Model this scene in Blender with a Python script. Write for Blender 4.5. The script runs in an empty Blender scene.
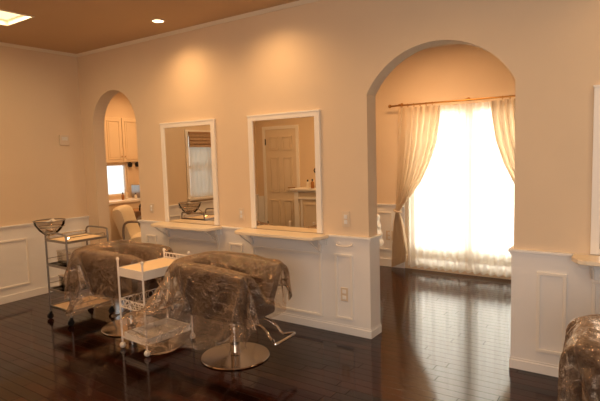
import bpy, bmesh, math, random
from mathutils import Vector, Matrix
random.seed(7)
col = bpy.context.scene.collection
PI = math.pi
CLOTH = {}
CLOTH['a'] = (51, 64, 0.0025,
 [-212,0,8,-6,0,6,6,8,5,4,8,7,9,11,15,16,14,1,1,4,4,6,8,7,11,13,11,12,11,12,12,13,11,12,11,11,9,12,5,2,10,12,11,12,5,-3,-4,-5,-1,-5,-8,-334,0,10,-2,-3,5,4,8,5,5,6,6,11,7,14,16,9,10,12,4,4,4,1,7,11,12,11,12,11,13,12,12,11,12,11,10,11,11,1,7,11,12,11,12,1,-7,-4,-3,-1,-5,-8,-335,7,7,5,-6,4,5,6,4,3,9,4,5,14,8,16,11,13,11,10,7,5,1,-1,11,12,11,12,12,12,12,12,11,12,11,12,11,6,3,12,11,10,9,11,-2,-8,-3,-3,-3,-6,-2,-330,-4,9,8,-1,4,-2,6,8,3,8,7,3,7,12,14,14,12,10,10,8,12,1,-3,9,12,11,13,11,12,12,12,11,12,12,11,11,4,7,13,8,7,11,12,-7,-6,-2,-4,-5,-4,0,-324,-6,-2,10,5,5,-5,8,12,3,4,11,3,6,6,14,13,12,11,10,10,10,3,0,7,12,12,12,11,12,12,12,11,12,10,12,10,6,12,8,4,11,12,9,-5,-7,-4,-5,-1,-4,-1,-317,-6,-7,4,12,6,-6,7,9,10,2,11,6,7,0,8,14,13,11,10,10,8,7,5,4,11,12,12,12,11,12,12,12,11,10,11,12,13,6,0,9,12,12,6,-6,-6,-5,-1,-2,-3,1,-321,0,-4,-5,14,8,-4,4,10,11,4,9,8,8,2,0,11,13,11,10,10,8,4,6,10,11,12,11,12,11,12,12,12,12,11,10,12,13,1,2,12,12,12,1,-8,-5,-3,-1,-1,-2,3,-325,-1,-2,-5,17,10,0,-3,10,7,7,10,5,11,6,2,2,12,11,10,10,9,8,4,11,12,11,12,11,12,12,12,11,12,11,11,12,12,1,2,12,12,12,-5,-7,-3,0,-3,-2,4,7,-337,2,-4,-3,18,12,2,-2,8,5,7,8,7,7,6,6,3,9,10,10,10,9,9,6,12,11,11,12,11,12,12,12,11,12,11,12,11,12,4,1,12,12,8,-9,-5,2,-2,-4,3,7,8,-348,3,-5,-1,17,16,3,1,4,9,7,9,6,3,4,3,10,8,6,10,9,9,9,9,12,12,10,12,12,11,12,12,11,12,12,11,11,12,7,-1,12,12,2,-10,-3,3,-4,2,7,8,9,-358,3,-5,2,14,18,2,5,7,8,6,6,13,3,-1,3,5,7,8,11,8,8,10,11,13,10,11,12,12,11,12,11,12,12,12,11,11,12,10,-3,12,11,-4,-9,-1,1,3,7,7,7,-3,-355,2,-4,6,10,18,10,1,10,6,8,4,13,9,-4,1,7,6,7,6,10,8,10,11,12,13,10,11,12,12,11,11,12,13,11,11,12,10,11,-1,11,8,-8,-2,-1,3,6,6,5,-1,-1,-355,2,-2,8,8,11,15,9,-3,11,11,8,6,13,2,-2,6,1,10,8,6,10,8,12,13,12,11,11,11,12,12,12,10,12,12,12,11,10,12,0,11,-1,-1,4,-4,5,5,4,-2,-1,0,-351,-2,2,9,5,9,14,10,5,2,12,12,6,10,6,3,3,-2,9,11,7,7,11,9,13,12,11,11,12,13,11,11,10,12,12,12,11,11,12,1,12,-2,3,-2,-1,6,3,-3,0,0,2,-348,-1,-2,8,8,5,9,8,10,2,16,10,10,6,5,5,4,-2,9,13,8,7,7,10,13,12,11,11,13,12,12,10,12,10,12,12,11,12,13,1,12,1,2,-6,3,3,-1,-1,1,4,5,-352,-2,-4,6,7,9,1,7,11,10,12,12,10,6,5,2,5,1,9,13,10,9,7,7,13,11,12,11,13,11,12,11,11,12,10,13,11,13,11,4,11,1,-4,0,5,-2,1,3,4,4,5,-357,-4,-3,5,1,11,6,5,13,11,6,12,12,8,3,3,2,4,11,10,9,12,4,9,12,12,12,12,12,11,12,12,10,12,12,12,11,12,12,7,7,-2,-4,9,0,1,5,3,4,4,5,-363,-5,0,1,3,7,3,13,13,10,3,9,8,13,10,1,2,4,6,11,11,12,3,10,12,13,11,12,12,12,11,12,12,10,12,12,12,11,12,10,2,-5,8,3,5,4,3,4,4,4,4,-367,-6,4,1,2,-4,8,15,12,9,3,10,6,15,14,2,-1,3,6,9,11,11,10,5,13,12,12,12,11,12,12,11,12,11,11,12,12,12,11,12,-5,6,5,8,4,3,5,4,4,3,2,-368,-7,5,4,1,-6,6,13,10,8,4,10,11,9,15,7,0,-1,8,7,10,10,14,3,13,12,12,12,12,12,11,11,12,12,9,14,12,12,11,11,-1,8,8,6,2,3,2,2,2,3,-1,-360,-6,5,4,2,-7,4,11,8,8,5,8,13,12,8,11,0,1,9,7,7,11,10,7,13,13,12,12,12,11,11,12,11,12,8,15,13,11,12,11,4,4,6,3,1,2,2,2,3,1,-1,-350,-7,6,4,2,-6,0,10,8,7,5,9,10,12,8,9,11,0,3,6,8,11,9,13,9,13,12,13,11,11,12,11,12,11,12,12,12,11,13,7,-1,6,4,1,2,3,1,3,3,1,0,-339,-7,1,7,5,-4,-5,5,10,6,5,9,10,11,9,7,12,11,-1,7,2,11,9,12,14,11,11,13,11,12,11,12,11,12,11,12,12,11,13,5,-3,2,1,0,2,3,2,3,4,1,3,-327,-6,-3,7,5,1,-4,-4,9,10,3,3,12,10,13,8,7,12,9,6,-2,9,12,8,14,13,11,13,11,11,11,12,12,11,12,11,12,11,13,6,-4,-1,-1,0,0,1,2,2,3,2,4,-313,-4,-5,2,8,3,-3,-6,4,9,5,5,5,12,13,8,6,11,10,5,10,3,11,10,13,12,12,11,12,11,12,11,12,11,12,11,12,11,13,7,-4,-1,-1,-1,1,1,0,0,0,1,2,-297,-4,-5,-3,7,4,3,-5,-5,4,5,8,7,9,12,8,7,8,9,9,10,6,11,11,13,11,12,11,12,12,11,12,11,11,11,12,11,12,12,10,-4,1,0,1,2,1,-2,0,0,1,-1,-294,-3,-5,-4,-1,4,6,3,-6,-3,4,11,6,6,10,8,11,7,7,9,10,10,10,11,12,11,12,11,12,11,12,11,11,12,11,10,12,11,12,10,9,-1,0,1,2,1,-2,-2,-1,1,-1,-294,-3,-4,-4,-2,-2,6,6,0,-4,-3,11,7,5,6,7,11,11,8,7,11,10,10,11,11,12,12,11,12,11,11,12,11,11,11,10,11,12,11,9,11,9,2,0,1,1,-2,-2,-3,0,1,-296,-3,-3,-3,-3,-2,-1,5,5,2,-5,0,13,5,4,4,8,10,10,10,11,9,10,13,12,11,12,11,12,10,12,11,12,10,11,10,11,11,11,11,11,5,7,5,3,1,-2,-1,-3,-1,1,-298,-3,-2,-2,-3,-2,-3,-1,2,6,4,-7,6,6,6,4,8,10,8,12,10,10,11,14,12,10,12,11,11,11,12,11,11,10,10,11,11,12,10,12,11,1,8,3,5,5,5,-1,-2,-1,0,-302,-1,-1,-2,-1,-2,-3,-2,-1,0,4,5,-7,4,6,8,9,9,7,11,10,11,13,13,12,10,11,12,11,12,10,11,11,10,10,11,11,11,12,10,11,-1,9,9,9,5,4,-1,-3,-1,1,-306,1,0,0,0,-2,-2,-1,-2,-2,-1,6,-1,-4,2,8,8,8,10,11,10,12,13,13,12,11,11,12,11,12,11,9,10,11,10,11,11,11,11,11,11,-2,7,11,10,11,4,-1,-3,-2,1,-311,0,0,0,-1,4,1,1,-1,-1,-1,-2,4,-1,-2,-4,9,10,10,12,11,13,14,12,11,12,11,12,11,12,11,11,9,8,11,11,11,10,12,11,10,-1,8,8,11,10,11,-2,-1,-2,-1,-318,0,1,1,-1,4,2,1,1,2,0,0,-1,-2,-2,-2,3,10,11,12,13,12,14,13,11,12,12,11,11,11,11,11,11,5,11,12,10,11,12,11,10,7,6,7,4,10,10,6,-1,-2,-2,-326,0,1,1,1,2,1,1,0,1,0,1,0,-2,-2,-1,6,9,12,13,12,14,13,12,14,12,11,12,10,11,10,12,10,6,10,12,11,12,11,12,6,11,11,3,-2,9,9,10,4,-2,-1,-335,1,0,1,2,0,1,1,-1,-1,1,0,1,1,-1,-1,6,11,13,11,14,13,15,12,14,12,12,11,11,9,11,10,10,10,8,12,11,12,12,11,8,11,0,3,2,9,9,11,2,7,-1,-341,1,0,1,1,-1,0,0,2,-2,0,-1,0,0,1,4,7,11,11,11,18,10,15,13,14,14,12,12,13,11,5,7,9,11,11,12,12,11,12,12,12,9,5,-4,-2,9,10,10,5,8,0,-346,0,-1,0,1,0,0,1,3,-1,-2,-2,1,3,4,4,5,9,10,12,21,12,11,14,13,13,13,11,11,13,10,8,9,8,11,11,12,12,11,11,10,5,12,4,-8,4,11,11,6,4,7,-354,0,-1,0,3,2,3,1,-1,-3,-4,2,4,5,4,2,3,9,9,12,19,13,13,12,15,12,12,11,11,11,12,9,10,11,9,12,11,12,12,11,5,11,4,10,-4,-1,10,8,6,6,8,-356,0,0,6,2,2,2,-3,-5,-2,1,2,3,4,6,0,6,6,11,12,15,13,14,12,15,13,13,11,10,11,12,11,9,11,12,11,12,11,12,11,4,12,2,8,9,-8,11,7,2,5,8,-354,-1,3,7,2,0,0,-4,-6,4,3,4,3,-2,2,1,4,9,11,11,14,13,13,14,14,14,13,11,11,11,12,11,10,11,12,11,12,12,11,12,5,8,7,12,4,-7,11,7,4,-2,8,-353,6,3,-2,1,2,-4,-3,5,4,4,2,2,2,2,2,-1,8,7,11,13,12,13,15,13,14,14,11,11,11,12,11,12,11,12,11,12,12,11,12,8,11,4,12,3,-6,9,9,1,-4,8,-352,5,4,-3,3,-3,3,1,2,3,3,1,0,1,4,5,1,1,9,11,12,12,13,14,15,14,13,12,12,12,12,11,12,10,11,12,11,12,11,12,11,7,9,12,2,-4,8,8,-5,-2,8,-350,5,1,1,-4,4,-3,1,2,3,3,2,2,7,6,2,-3,1,9,10,12,11,14,14,15,15,14,12,11,12,12,11,11,11,12,12,12,11,11,11,10,9,11,12,0,3,8,-2,-4,-1,7,-350,6,-2,0,5,-3,1,-3,1,5,5,3,5,5,5,0,4,-2,5,9,11,13,12,15,14,16,14,12,11,12,12,12,12,12,12,11,12,12,9,11,11,10,12,11,3,6,-1,-3,-4,1,5,-349,5,0,6,-5,5,-5,2,7,3,4,4,4,3,4,5,-4,2,2,8,10,12,13,15,16,14,14,13,12,12,12,12,12,12,12,12,11,12,10,11,10,11,12,9,8,0,-2,-3,-3,1,4,-344,0,7,-2,4,-2,6,-1,5,5,4,3,4,5,6,-2,-9,3,9,3,9,11,13,16,16,15,14,13,11,12,12,13,11,13,12,11,12,11,11,12,10,11,12,10,5,-2,-2,-2,-2,1,3,-335,-4,1,6,0,7,3,-1,4,4,4,4,6,7,-1,-9,-6,10,1,5,9,11,11,15,16,18,13,12,12,11,13,13,11,12,13,12,11,12,11,12,11,12,11,10,3,-5,-1,-1,-1,1,5,-334,1,2,1,6,6,-1,4,4,4,4,3,8,0,-9,-8,2,7,0,5,12,10,9,13,16,18,15,12,11,12,12,13,12,12,12,13,11,12,11,12,12,12,11,10,-2,-3,-2,0,0,8,8,-336,2,1,3,6,4,0,-1,6,6,2,8,4,-10,-11,0,4,1,1,10,10,6,12,10,16,17,17,13,12,12,11,12,11,12,13,13,12,12,12,11,12,12,13,9,-2,-3,-4,0,7,9,7,-339,5,2,4,-4,7,6,-2,8,2,8,4,-3,-14,-7,4,-2,0,8,11,11,1,12,10,14,16,17,15,12,12,12,12,12,12,12,12,13,12,12,11,12,12,14,3,-2,2,3,2,6,8,7,-345,5,5,-5,6,2,11,4,3,7,-1,5,-10,-14,-4,2,-3,6,11,11,8,0,12,11,11,15,17,15,13,12,12,12,12,12,12,13,12,13,12,11,12,11,14,8,3,4,1,4,4,5,8,-352,6,3,-4,10,6,4,10,6,0,5,-11,-8,-13,0,-3,3,9,11,11,5,0,11,11,11,14,15,16,14,11,12,12,13,12,12,13,12,13,12,12,12,12,12,10,11,4,3,5,2,4,4,-357,7,-3,9,3,8,9,10,1,6,-11,-7,-12,-8,-2,1,8,9,11,10,1,1,11,12,10,11,17,15,13,12,12,10,14,13,13,12,12,12,12,13,12,12,12,11,10,9,3,4,5,6,5,-363,-1,10,6,7,6,11,4,6,-4,-10,-12,-5,-11,-1,9,7,8,11,6,0,3,11,11,11,10,14,15,13,12,12,12,14,12,13,11,13,11,13,12,12,12,12,12,8,10,7,1,4,5,7,-362,7,8,10,6,5,10,0,5,-8,-14,-4,-12,-2,-3,11,7,9,9,2,4,1,11,12,11,11,9,15,14,11,12,13,13,13,12,11,13,12,12,13,12,11,12,12,8,11,7,6,2,5,3,-353,8,8,8,6,8,3,6,-9,-6,-14,-7,-4,-10,11,7,9,9,2,5,7,-1,11,12,11,10,7,15,12,12,12,13,12,13,12,13,12,12,13,12,12,12,11,12,10,8,6,6,8,5,1,-345,8,9,6,7,4,7,-7,-4,-12,-5,-13,-9,0,15,9,5,8,0,7,6,-1,11,11,12,6,9,12,13,11,13,13,12,13,13,13,11,13,12,12,13,12,11,12,7,7,7,6,9,7,3,-339,6,11,5,9,4,-5,0,-13,-7,-4,-13,-12,10,11,5,10,9,-1,6,1,3,12,11,10,9,9,7,14,11,12,12,12,13,13,13,12,12,13,12,12,12,12,10,11,4,6,6,8,9,6,-337,11,6,9,1,2,4,-13,-4,-7,-13,-13,-4,11,7,9,10,13,0,-4,4,5,13,11,9,10,5,10,10,13,12,12,12,13,11,13,12,13,12,12,13,11,13,12,9,6,5,4,7,8,7,-327,7,9,2,8,2,-3,-11,-7,-12,-7,-7,-7,8,7,12,13,9,-1,-3,7,3,12,11,10,10,6,6,10,12,12,13,12,12,12,12,13,12,13,12,12,12,13,12,6,9,4,5,5,8,7,-321,10,2,8,3,3,-9,-6,-13,-10,-10,-2,3,0,8,16,8,11,-2,-2,7,6,7,11,11,11,4,7,11,9,12,12,12,12,13,12,12,13,12,12,13,12,13,12,5,9,4,6,4,6,8,-311,3,9,1,6,-2,-9,-8,-12,-13,-7,-5,4,6,14,10,11,9,-1,-4,5,5,11,11,11,10,6,4,11,10,10,12,11,12,12,13,13,12,12,13,12,13,13,11,5,8,6,7,3,5,6,-305,9,1,6,3,-6,-9,-13,-11,-7,-11,1,2,6,17,9,9,8,2,-3,4,5,8,11,11,12,9,1,9,10,9,12,13,11,12,13,12,12,13,12,13,12,13,12,4,7,9,6,3,3,6],
 [-200,-11,-3,-17,-7,4,3,6,5,5,8,2,0,-9,-8,-6,-3,-12,13,14,18,20,18,15,11,6,7,2,5,2,1,-1,1,3,-2,-5,-6,-2,-10,-11,-5,-3,-3,-3,9,8,7,7,9,7,6,-89,-11,-8,-16,-11,2,4,6,6,7,9,6,2,-10,-4,-5,-9,-5,6,14,19,20,18,15,10,11,1,0,5,0,-1,3,3,-1,-1,-6,-4,-3,-11,-9,-4,-1,-3,-4,11,5,8,7,10,7,5,-90,-11,-9,-13,-15,-1,4,8,8,5,10,5,6,-5,-4,-4,-8,-6,6,11,18,19,18,17,11,6,-2,4,3,-2,0,4,-1,-2,2,-1,-3,-9,-10,-3,-4,-6,-8,5,10,4,8,8,8,7,8,-93,-13,-10,-11,-15,-2,6,7,10,2,9,6,4,4,-3,-3,-8,-4,5,12,13,16,18,17,12,1,2,4,-1,3,0,0,-4,0,-1,2,0,-11,-9,-1,-9,-10,4,4,7,6,9,7,8,7,9,-99,-8,-14,-11,-13,-1,3,6,7,6,5,7,5,5,5,-4,-3,-4,5,11,13,10,16,17,14,2,2,1,-2,4,-1,-4,-1,1,-5,-1,4,-9,-5,-8,-12,-2,2,10,7,6,7,7,9,7,9,-103,-9,-9,-15,-9,-3,2,-3,6,6,6,7,6,7,10,5,-3,-3,5,10,10,7,15,16,15,-4,1,5,1,-1,-3,1,-1,0,-6,-4,1,1,-9,-12,-6,0,1,12,7,6,6,9,9,8,8,-103,-10,-11,-13,-7,-5,2,-4,-3,10,4,7,6,8,8,14,1,-2,4,9,9,6,17,15,10,-4,-1,2,4,-4,1,-3,1,3,-4,-5,0,0,-11,-12,-2,3,0,12,5,7,8,9,8,9,8,-108,-6,-10,-12,-6,-6,0,-1,-9,11,6,6,6,4,7,11,12,0,5,9,6,4,15,16,8,-3,-4,2,3,-3,-1,-4,3,5,-2,-5,-2,0,-12,-11,2,2,1,11,5,8,9,8,9,8,4,-107,-3,-10,-10,-6,-5,-2,0,-12,11,7,6,4,4,6,10,11,6,7,8,6,4,12,15,6,-5,-3,2,1,-1,-2,-2,2,5,-1,-4,-5,1,-11,-11,-1,0,9,10,7,9,9,8,8,6,0,-102,-3,-10,-7,-7,-5,-2,0,-14,1,7,10,9,2,6,11,6,8,11,8,7,8,10,12,4,-4,-5,1,0,1,1,0,1,0,-2,-1,-6,1,-9,-12,-2,1,14,6,10,9,8,10,5,-1,1,-95,-2,-10,-6,-6,-6,-2,0,-14,-7,11,8,7,5,6,10,10,8,11,5,10,11,9,6,4,-6,-4,0,-1,1,3,5,-1,-3,0,-4,-2,-1,-8,-11,-4,5,14,7,10,9,9,5,5,-4,-3,-85,-2,-8,-5,-7,-8,-3,2,-13,-14,10,9,6,7,5,11,8,9,10,11,7,11,8,6,2,-1,-7,-1,-2,2,6,4,-1,0,-5,-1,-3,-6,-3,-10,-5,10,9,11,10,9,6,6,-4,-5,-4,-73,-1,-6,-5,-7,-12,-1,-1,-14,-13,5,8,12,4,5,12,8,11,8,8,11,8,10,7,0,0,-4,-6,2,2,3,1,4,-1,-1,-2,-7,-6,1,-11,-5,12,12,10,10,7,6,-5,-4,-5,-4,-61,-2,-4,-4,-11,-10,1,-4,-12,-17,5,5,13,6,3,10,11,11,8,5,11,10,8,10,0,-2,-5,-3,-1,0,2,3,6,2,-2,-1,-10,-4,2,-11,-1,12,10,11,10,6,-5,-4,-6,-5,-5,-47,-3,-2,-4,-11,-9,-2,-9,-8,-15,-1,7,12,8,2,11,10,12,7,3,10,11,10,9,-2,0,-6,-2,2,0,-3,5,1,5,2,-4,-7,0,-1,-12,3,10,11,11,9,-6,-5,-4,-6,-4,-3,-37,-2,-2,-3,-12,-8,-7,-10,-8,-8,-8,7,12,7,3,11,11,11,7,3,8,10,11,10,0,-4,-2,-2,-1,2,-4,4,2,0,5,-4,-1,-1,-2,-11,5,11,10,12,-4,-7,-5,-2,3,-5,-4,-33,-1,-1,-5,-11,-5,-10,-9,-7,-7,-10,0,9,7,7,11,11,11,5,6,11,4,12,9,1,-2,-6,-1,0,2,-1,-2,4,1,0,3,-4,1,-2,-9,8,10,10,2,-8,-5,-1,3,3,-5,-3,-31,0,-2,-8,-9,-2,-11,-7,-8,-7,-10,-2,6,8,4,11,11,11,10,6,5,5,12,9,1,-4,-6,2,-3,1,2,-1,0,4,2,-1,1,-4,0,-5,10,9,5,-7,-4,0,2,2,2,-3,0,-32,0,-4,-8,-7,-3,-8,-6,-7,-9,-9,-4,4,4,4,11,11,12,10,7,7,1,11,9,0,-5,-1,-2,-1,0,0,1,-1,3,4,1,0,-1,-4,1,9,9,-7,-1,2,2,-1,1,1,0,3,-35,1,-5,-9,-6,-1,-7,-5,-6,-9,-10,-3,-2,8,0,8,12,11,9,10,9,1,5,9,-2,-1,-2,1,1,0,-2,-3,0,1,7,0,-1,1,0,4,9,-3,0,1,3,1,1,1,1,0,2,-36,3,-6,-9,-6,1,-6,-5,-5,-9,-11,-4,-3,4,5,2,11,12,8,10,11,7,-5,8,-2,2,-3,-1,0,5,0,-2,-2,-2,8,1,1,2,3,4,5,0,1,0,2,1,1,1,1,0,1,-35,3,-8,-6,-6,1,-4,-5,-6,-9,-10,-5,-3,3,2,5,5,11,12,10,9,7,-7,3,6,-2,0,2,-5,4,-1,3,0,-4,5,8,2,1,3,6,-2,4,-1,2,3,1,1,1,0,1,1,-37,3,-6,-6,-7,-3,2,-7,-4,-9,-8,-6,-2,-3,3,7,4,5,12,10,12,7,-5,-3,4,6,-3,1,-4,0,2,4,2,3,6,6,2,0,2,4,-1,0,2,3,1,3,0,2,0,2,1,-40,2,-3,-6,-7,-6,-3,-1,-2,-6,-7,-7,-3,-5,1,6,8,2,7,11,11,9,-1,-5,6,1,1,-3,0,5,5,4,3,5,4,1,4,1,0,1,0,3,2,1,1,0,0,0,0,1,1,-39,1,0,-6,-6,-6,-4,1,-4,-3,-5,-6,-7,-3,-2,3,10,4,6,11,4,12,-4,-2,7,5,3,0,1,3,4,4,3,5,3,1,4,0,-2,0,3,5,1,-1,2,2,-2,-1,1,-2,-2,-39,1,1,-3,-6,-4,-6,-1,1,-4,-5,-6,-6,-4,-2,0,9,8,7,8,-1,10,-3,2,8,11,5,4,-1,-2,2,6,6,1,2,3,2,-1,-2,2,4,1,-1,-3,3,3,0,0,0,-4,2,-45,1,1,0,-4,-4,-4,-7,2,1,-5,-6,-5,-4,-4,-2,4,9,9,7,-3,4,2,8,16,11,4,2,0,0,1,5,3,0,2,1,1,0,-1,6,-5,0,1,-2,2,3,1,2,-1,-3,1,-48,1,0,1,0,-2,-5,-6,-5,4,0,-5,-5,-4,-4,-2,2,3,7,10,1,0,4,14,18,10,1,-1,2,2,1,1,0,3,1,0,2,0,4,-4,3,-3,0,-2,1,2,2,3,0,-2,2,-52,-1,0,2,1,0,-4,-5,-4,-5,6,-7,1,-3,-3,-3,-4,6,7,5,0,0,8,19,18,5,1,1,1,0,0,1,1,6,-1,1,1,3,-1,-1,3,-5,6,-3,-1,-2,2,3,2,2,2,-57,-2,-1,1,1,1,0,-3,-3,-4,-5,2,-7,5,-1,-3,-4,-3,8,1,2,5,14,20,14,0,1,-1,1,4,0,-1,4,6,-2,1,3,2,-2,1,1,-6,8,-2,0,-1,-4,4,1,3,6,-61,-2,-2,-1,0,2,1,1,-1,-3,-5,-6,0,-4,4,3,-3,-2,-3,3,4,10,17,17,7,-3,1,1,2,0,5,-1,7,5,-2,3,4,-2,-2,3,1,-8,4,5,-3,-1,-1,3,1,3,7,-63,-2,-2,-3,-1,0,0,1,2,0,-2,-5,-5,0,-4,0,7,-3,0,2,4,11,16,13,1,0,2,-1,3,2,0,8,6,4,-2,4,3,-3,1,0,4,-8,-4,4,4,0,-1,3,0,4,5,-62,-2,-2,-2,-2,1,0,-1,-1,0,0,-1,-4,-1,-2,-2,1,3,2,3,5,11,14,7,1,2,-2,3,-1,2,2,5,8,7,-3,5,2,-1,-1,4,2,-9,-4,-3,2,4,5,3,0,4,4,-65,0,-1,-2,-1,1,0,0,0,0,-1,-1,-1,-1,-1,-2,0,3,2,4,6,7,12,5,0,1,1,-1,2,5,2,4,3,10,2,0,3,0,1,2,1,-9,-6,-1,-1,7,6,3,3,4,1,-71,0,0,1,0,-2,-1,-1,-2,-2,5,2,1,-2,0,0,1,3,3,4,4,7,10,-1,3,2,-1,2,4,2,-1,3,6,10,4,1,0,0,0,3,-4,-2,-6,0,-2,6,7,4,5,2,2,-81,-1,0,-1,-1,-1,-2,-1,-1,2,3,4,3,5,1,-1,4,3,3,4,3,5,7,-1,1,3,0,5,2,-5,4,5,7,4,7,0,0,1,0,3,-3,-2,-11,0,4,7,7,6,2,4,3,-95,-1,-1,-1,0,-1,1,3,3,2,2,3,3,3,4,4,4,4,3,3,4,2,1,2,0,1,3,1,2,2,3,7,6,3,4,0,0,0,0,2,0,-5,-10,5,3,4,5,6,3,4,4,-104,0,0,0,1,3,3,3,5,3,2,2,4,4,5,4,5,3,3,4,4,1,0,-1,0,1,0,4,3,1,4,-2,7,8,4,0,0,0,0,4,-3,-10,-1,1,5,7,5,4,3,1,7,-112,1,1,2,4,4,4,3,5,2,1,5,4,6,5,4,5,4,3,3,4,1,-1,-2,-2,0,2,3,4,3,1,1,2,5,7,-1,0,0,0,4,-9,-5,1,3,7,6,5,-5,5,4,9,-116,2,3,4,4,4,5,3,1,4,4,5,5,6,6,4,6,4,3,3,3,1,-2,-3,-3,0,0,3,6,3,2,1,1,1,3,2,0,2,0,2,-10,-1,2,4,6,5,-2,2,6,4,7,-115,2,3,4,5,5,4,3,1,6,5,4,5,6,6,6,4,6,3,4,3,0,-3,-3,-4,-2,-1,3,6,4,2,2,3,0,3,2,-1,1,0,-2,-11,3,6,-1,7,5,0,4,5,2,7,-118,3,4,2,6,6,-1,6,5,5,6,5,5,6,6,5,7,6,4,3,3,0,-3,-5,-4,-3,-1,3,4,4,3,3,2,2,0,-1,-1,-2,-3,3,-5,-3,11,-1,5,5,4,5,4,-1,7,-126,9,6,2,7,-3,8,6,6,6,6,6,5,5,7,6,6,7,4,4,3,0,-3,-7,-7,-2,-1,1,0,0,2,1,3,5,-2,-2,-2,-3,0,0,1,5,8,-1,6,5,5,5,2,1,6,-133,6,8,10,0,6,4,5,8,6,8,6,7,7,7,6,6,7,5,4,3,1,-5,-7,-8,-8,-3,1,2,1,4,3,-4,0,-1,-2,0,4,0,1,2,4,4,-1,6,8,3,5,1,2,8,-140,11,5,8,7,4,7,4,7,9,8,7,7,8,6,6,6,8,6,4,3,1,-4,-9,-7,-9,-5,1,2,2,1,1,-1,-1,-1,0,-1,2,1,2,2,3,-1,1,8,9,4,1,2,4,9,-144,11,8,6,5,9,4,7,8,9,8,7,7,8,7,5,7,9,5,5,4,1,-4,-10,-11,-7,-6,-1,-1,0,0,-1,0,-1,1,2,2,2,1,2,3,3,-1,2,6,9,2,0,6,5,8,-146,9,8,7,8,9,1,10,10,8,8,7,8,7,5,8,9,9,3,6,5,2,-4,-9,-14,-9,-8,-3,2,2,-1,-1,1,-1,0,3,2,2,1,1,3,2,0,1,6,7,-1,2,7,8,7,-152,13,8,7,10,2,6,13,10,7,8,8,7,5,9,6,12,6,6,6,5,2,-2,-9,-13,-13,-5,-3,3,2,-2,-3,2,0,-2,1,2,2,1,2,2,-1,2,1,6,3,2,2,6,10,8,-154,8,11,9,4,5,10,10,9,8,9,10,5,9,3,11,12,9,5,6,-2,4,2,-6,-13,-14,-8,-1,2,2,-1,-1,0,0,-3,-2,4,1,0,4,0,-1,1,2,3,6,5,2,4,9,-3,-149,11,9,12,1,9,10,14,8,7,10,5,9,5,9,13,10,10,6,3,-4,7,-1,-1,-11,-15,-12,-4,1,2,1,2,3,-1,-3,-3,0,0,1,3,4,-3,-2,3,5,6,5,3,2,-4,-4,-134,9,10,8,5,10,10,13,8,9,5,9,10,3,13,12,11,9,5,3,-2,-11,2,7,-3,-14,-12,-7,0,1,1,1,2,0,0,-2,-2,-1,0,4,7,-1,-6,-2,8,8,2,-7,-2,-1,-6,-121,11,9,4,9,12,9,8,13,5,10,10,7,4,13,14,12,9,2,1,-8,-12,3,6,4,-8,-12,-7,0,0,0,1,1,1,0,-1,-2,-2,0,3,6,3,-5,-6,8,4,-7,-7,-5,-2,-5,-108,11,10,6,8,11,11,5,11,10,9,6,9,6,14,14,14,5,2,-2,-11,-12,5,5,2,2,-10,-7,0,0,0,2,-1,0,2,-1,-2,-2,-1,1,4,4,-2,-5,2,-6,-6,-6,-6,-5,-5,-96,10,8,6,13,11,7,7,12,11,6,10,4,13,14,14,11,4,1,-7,-12,-11,3,2,7,5,-3,-5,-3,2,0,-4,1,3,1,-2,-3,0,0,-1,1,3,-1,-3,1,-4,-7,-7,-7,-6,-7,-94,10,4,11,10,15,4,11,11,12,8,4,12,13,14,8,10,6,-3,-10,-12,-12,3,2,4,10,4,-6,0,-1,-4,3,-1,3,0,-5,2,-2,0,0,1,-1,1,-1,-6,1,-6,-8,-7,-7,-6,-96,7,8,6,12,17,7,12,12,11,2,12,10,15,14,6,11,4,-8,-12,-11,-12,0,3,3,8,12,-3,-2,-5,-1,3,3,0,-1,-4,-1,2,-2,1,-2,5,-2,0,-6,1,-6,-6,-8,-7,-8,-98,2,10,11,14,12,13,10,11,12,3,10,16,9,11,13,9,0,-11,-11,-10,-12,-4,3,2,11,12,2,-5,-5,1,1,0,-1,2,0,-3,1,0,-3,3,-2,6,0,-4,-3,-7,-7,-2,-8,-7,-108,3,13,8,16,18,12,10,15,3,12,9,10,14,10,11,10,-5,-11,-10,-10,-13,-4,-1,3,14,12,5,-7,-5,1,-1,-2,0,4,2,-4,-2,1,0,-2,1,6,4,-7,-5,-5,-6,0,-6,-7,-117,11,7,14,15,17,12,16,6,11,12,11,7,11,14,13,-1,-3,-12,-10,-11,-12,0,-2,-3,11,11,14,-1,-5,-3,-3,-2,0,2,2,-1,-5,0,1,-3,5,1,8,-2,-7,-6,-7,-3,-1,-5,-120,5,14,12,17,17,14,11,12,12,4,13,13,13,13,4,-3,-2,-11,-11,-12,-10,3,-2,-7,5,14,11,9,-1,-2,-5,-4,1,-4,-1,-1,-1,1,-3,-1,5,3,2,7,-6,-6,-8,-5,-1,-4,-126,12,12,15,16,16,16,11,12,4,16,12,13,14,3,2,5,-7,-12,-11,-10,-11,-2,-2,-1,0,14,13,9,4,-4,-1,-3,-2,-6,-1,-3,1,-1,-2,-2,4,1,3,10,-1,-7,-7,-6,-4,-3,-125,10,15,15,17,16,13,14,6,12,10,13,17,14,2,5,-8,-3,-12,-11,-9,-10,-10,-2,0,2,14,14,7,10,-2,-5,0,-5,-2,-4,0,-1,-2,-3,-2,0,3,4,12,3,-8,-5,-7,-5,-4,-129,15,14,17,17,16,12,13,10,8,13,14,18,7,10,-9,-1,-4,-13,-11,-11,-10,-5,-4,-1,-1,14,14,8,8,8,-5,-6,-3,-4,-1,0,-2,-4,-3,-2,0,1,6,12,7,-6,-5,-7,-7,-5,-128,13,17,17,18,15,13,8,13,13,9,17,16,12,-7,0,-4,-4,-12,-12,-12,-10,-8,-4,-2,1,13,15,11,7,11,-3,-3,-7,-2,-3,-3,-3,-3,-4,-1,2,1,4,12,9,-2,-5,-8,-7,-6],
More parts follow.
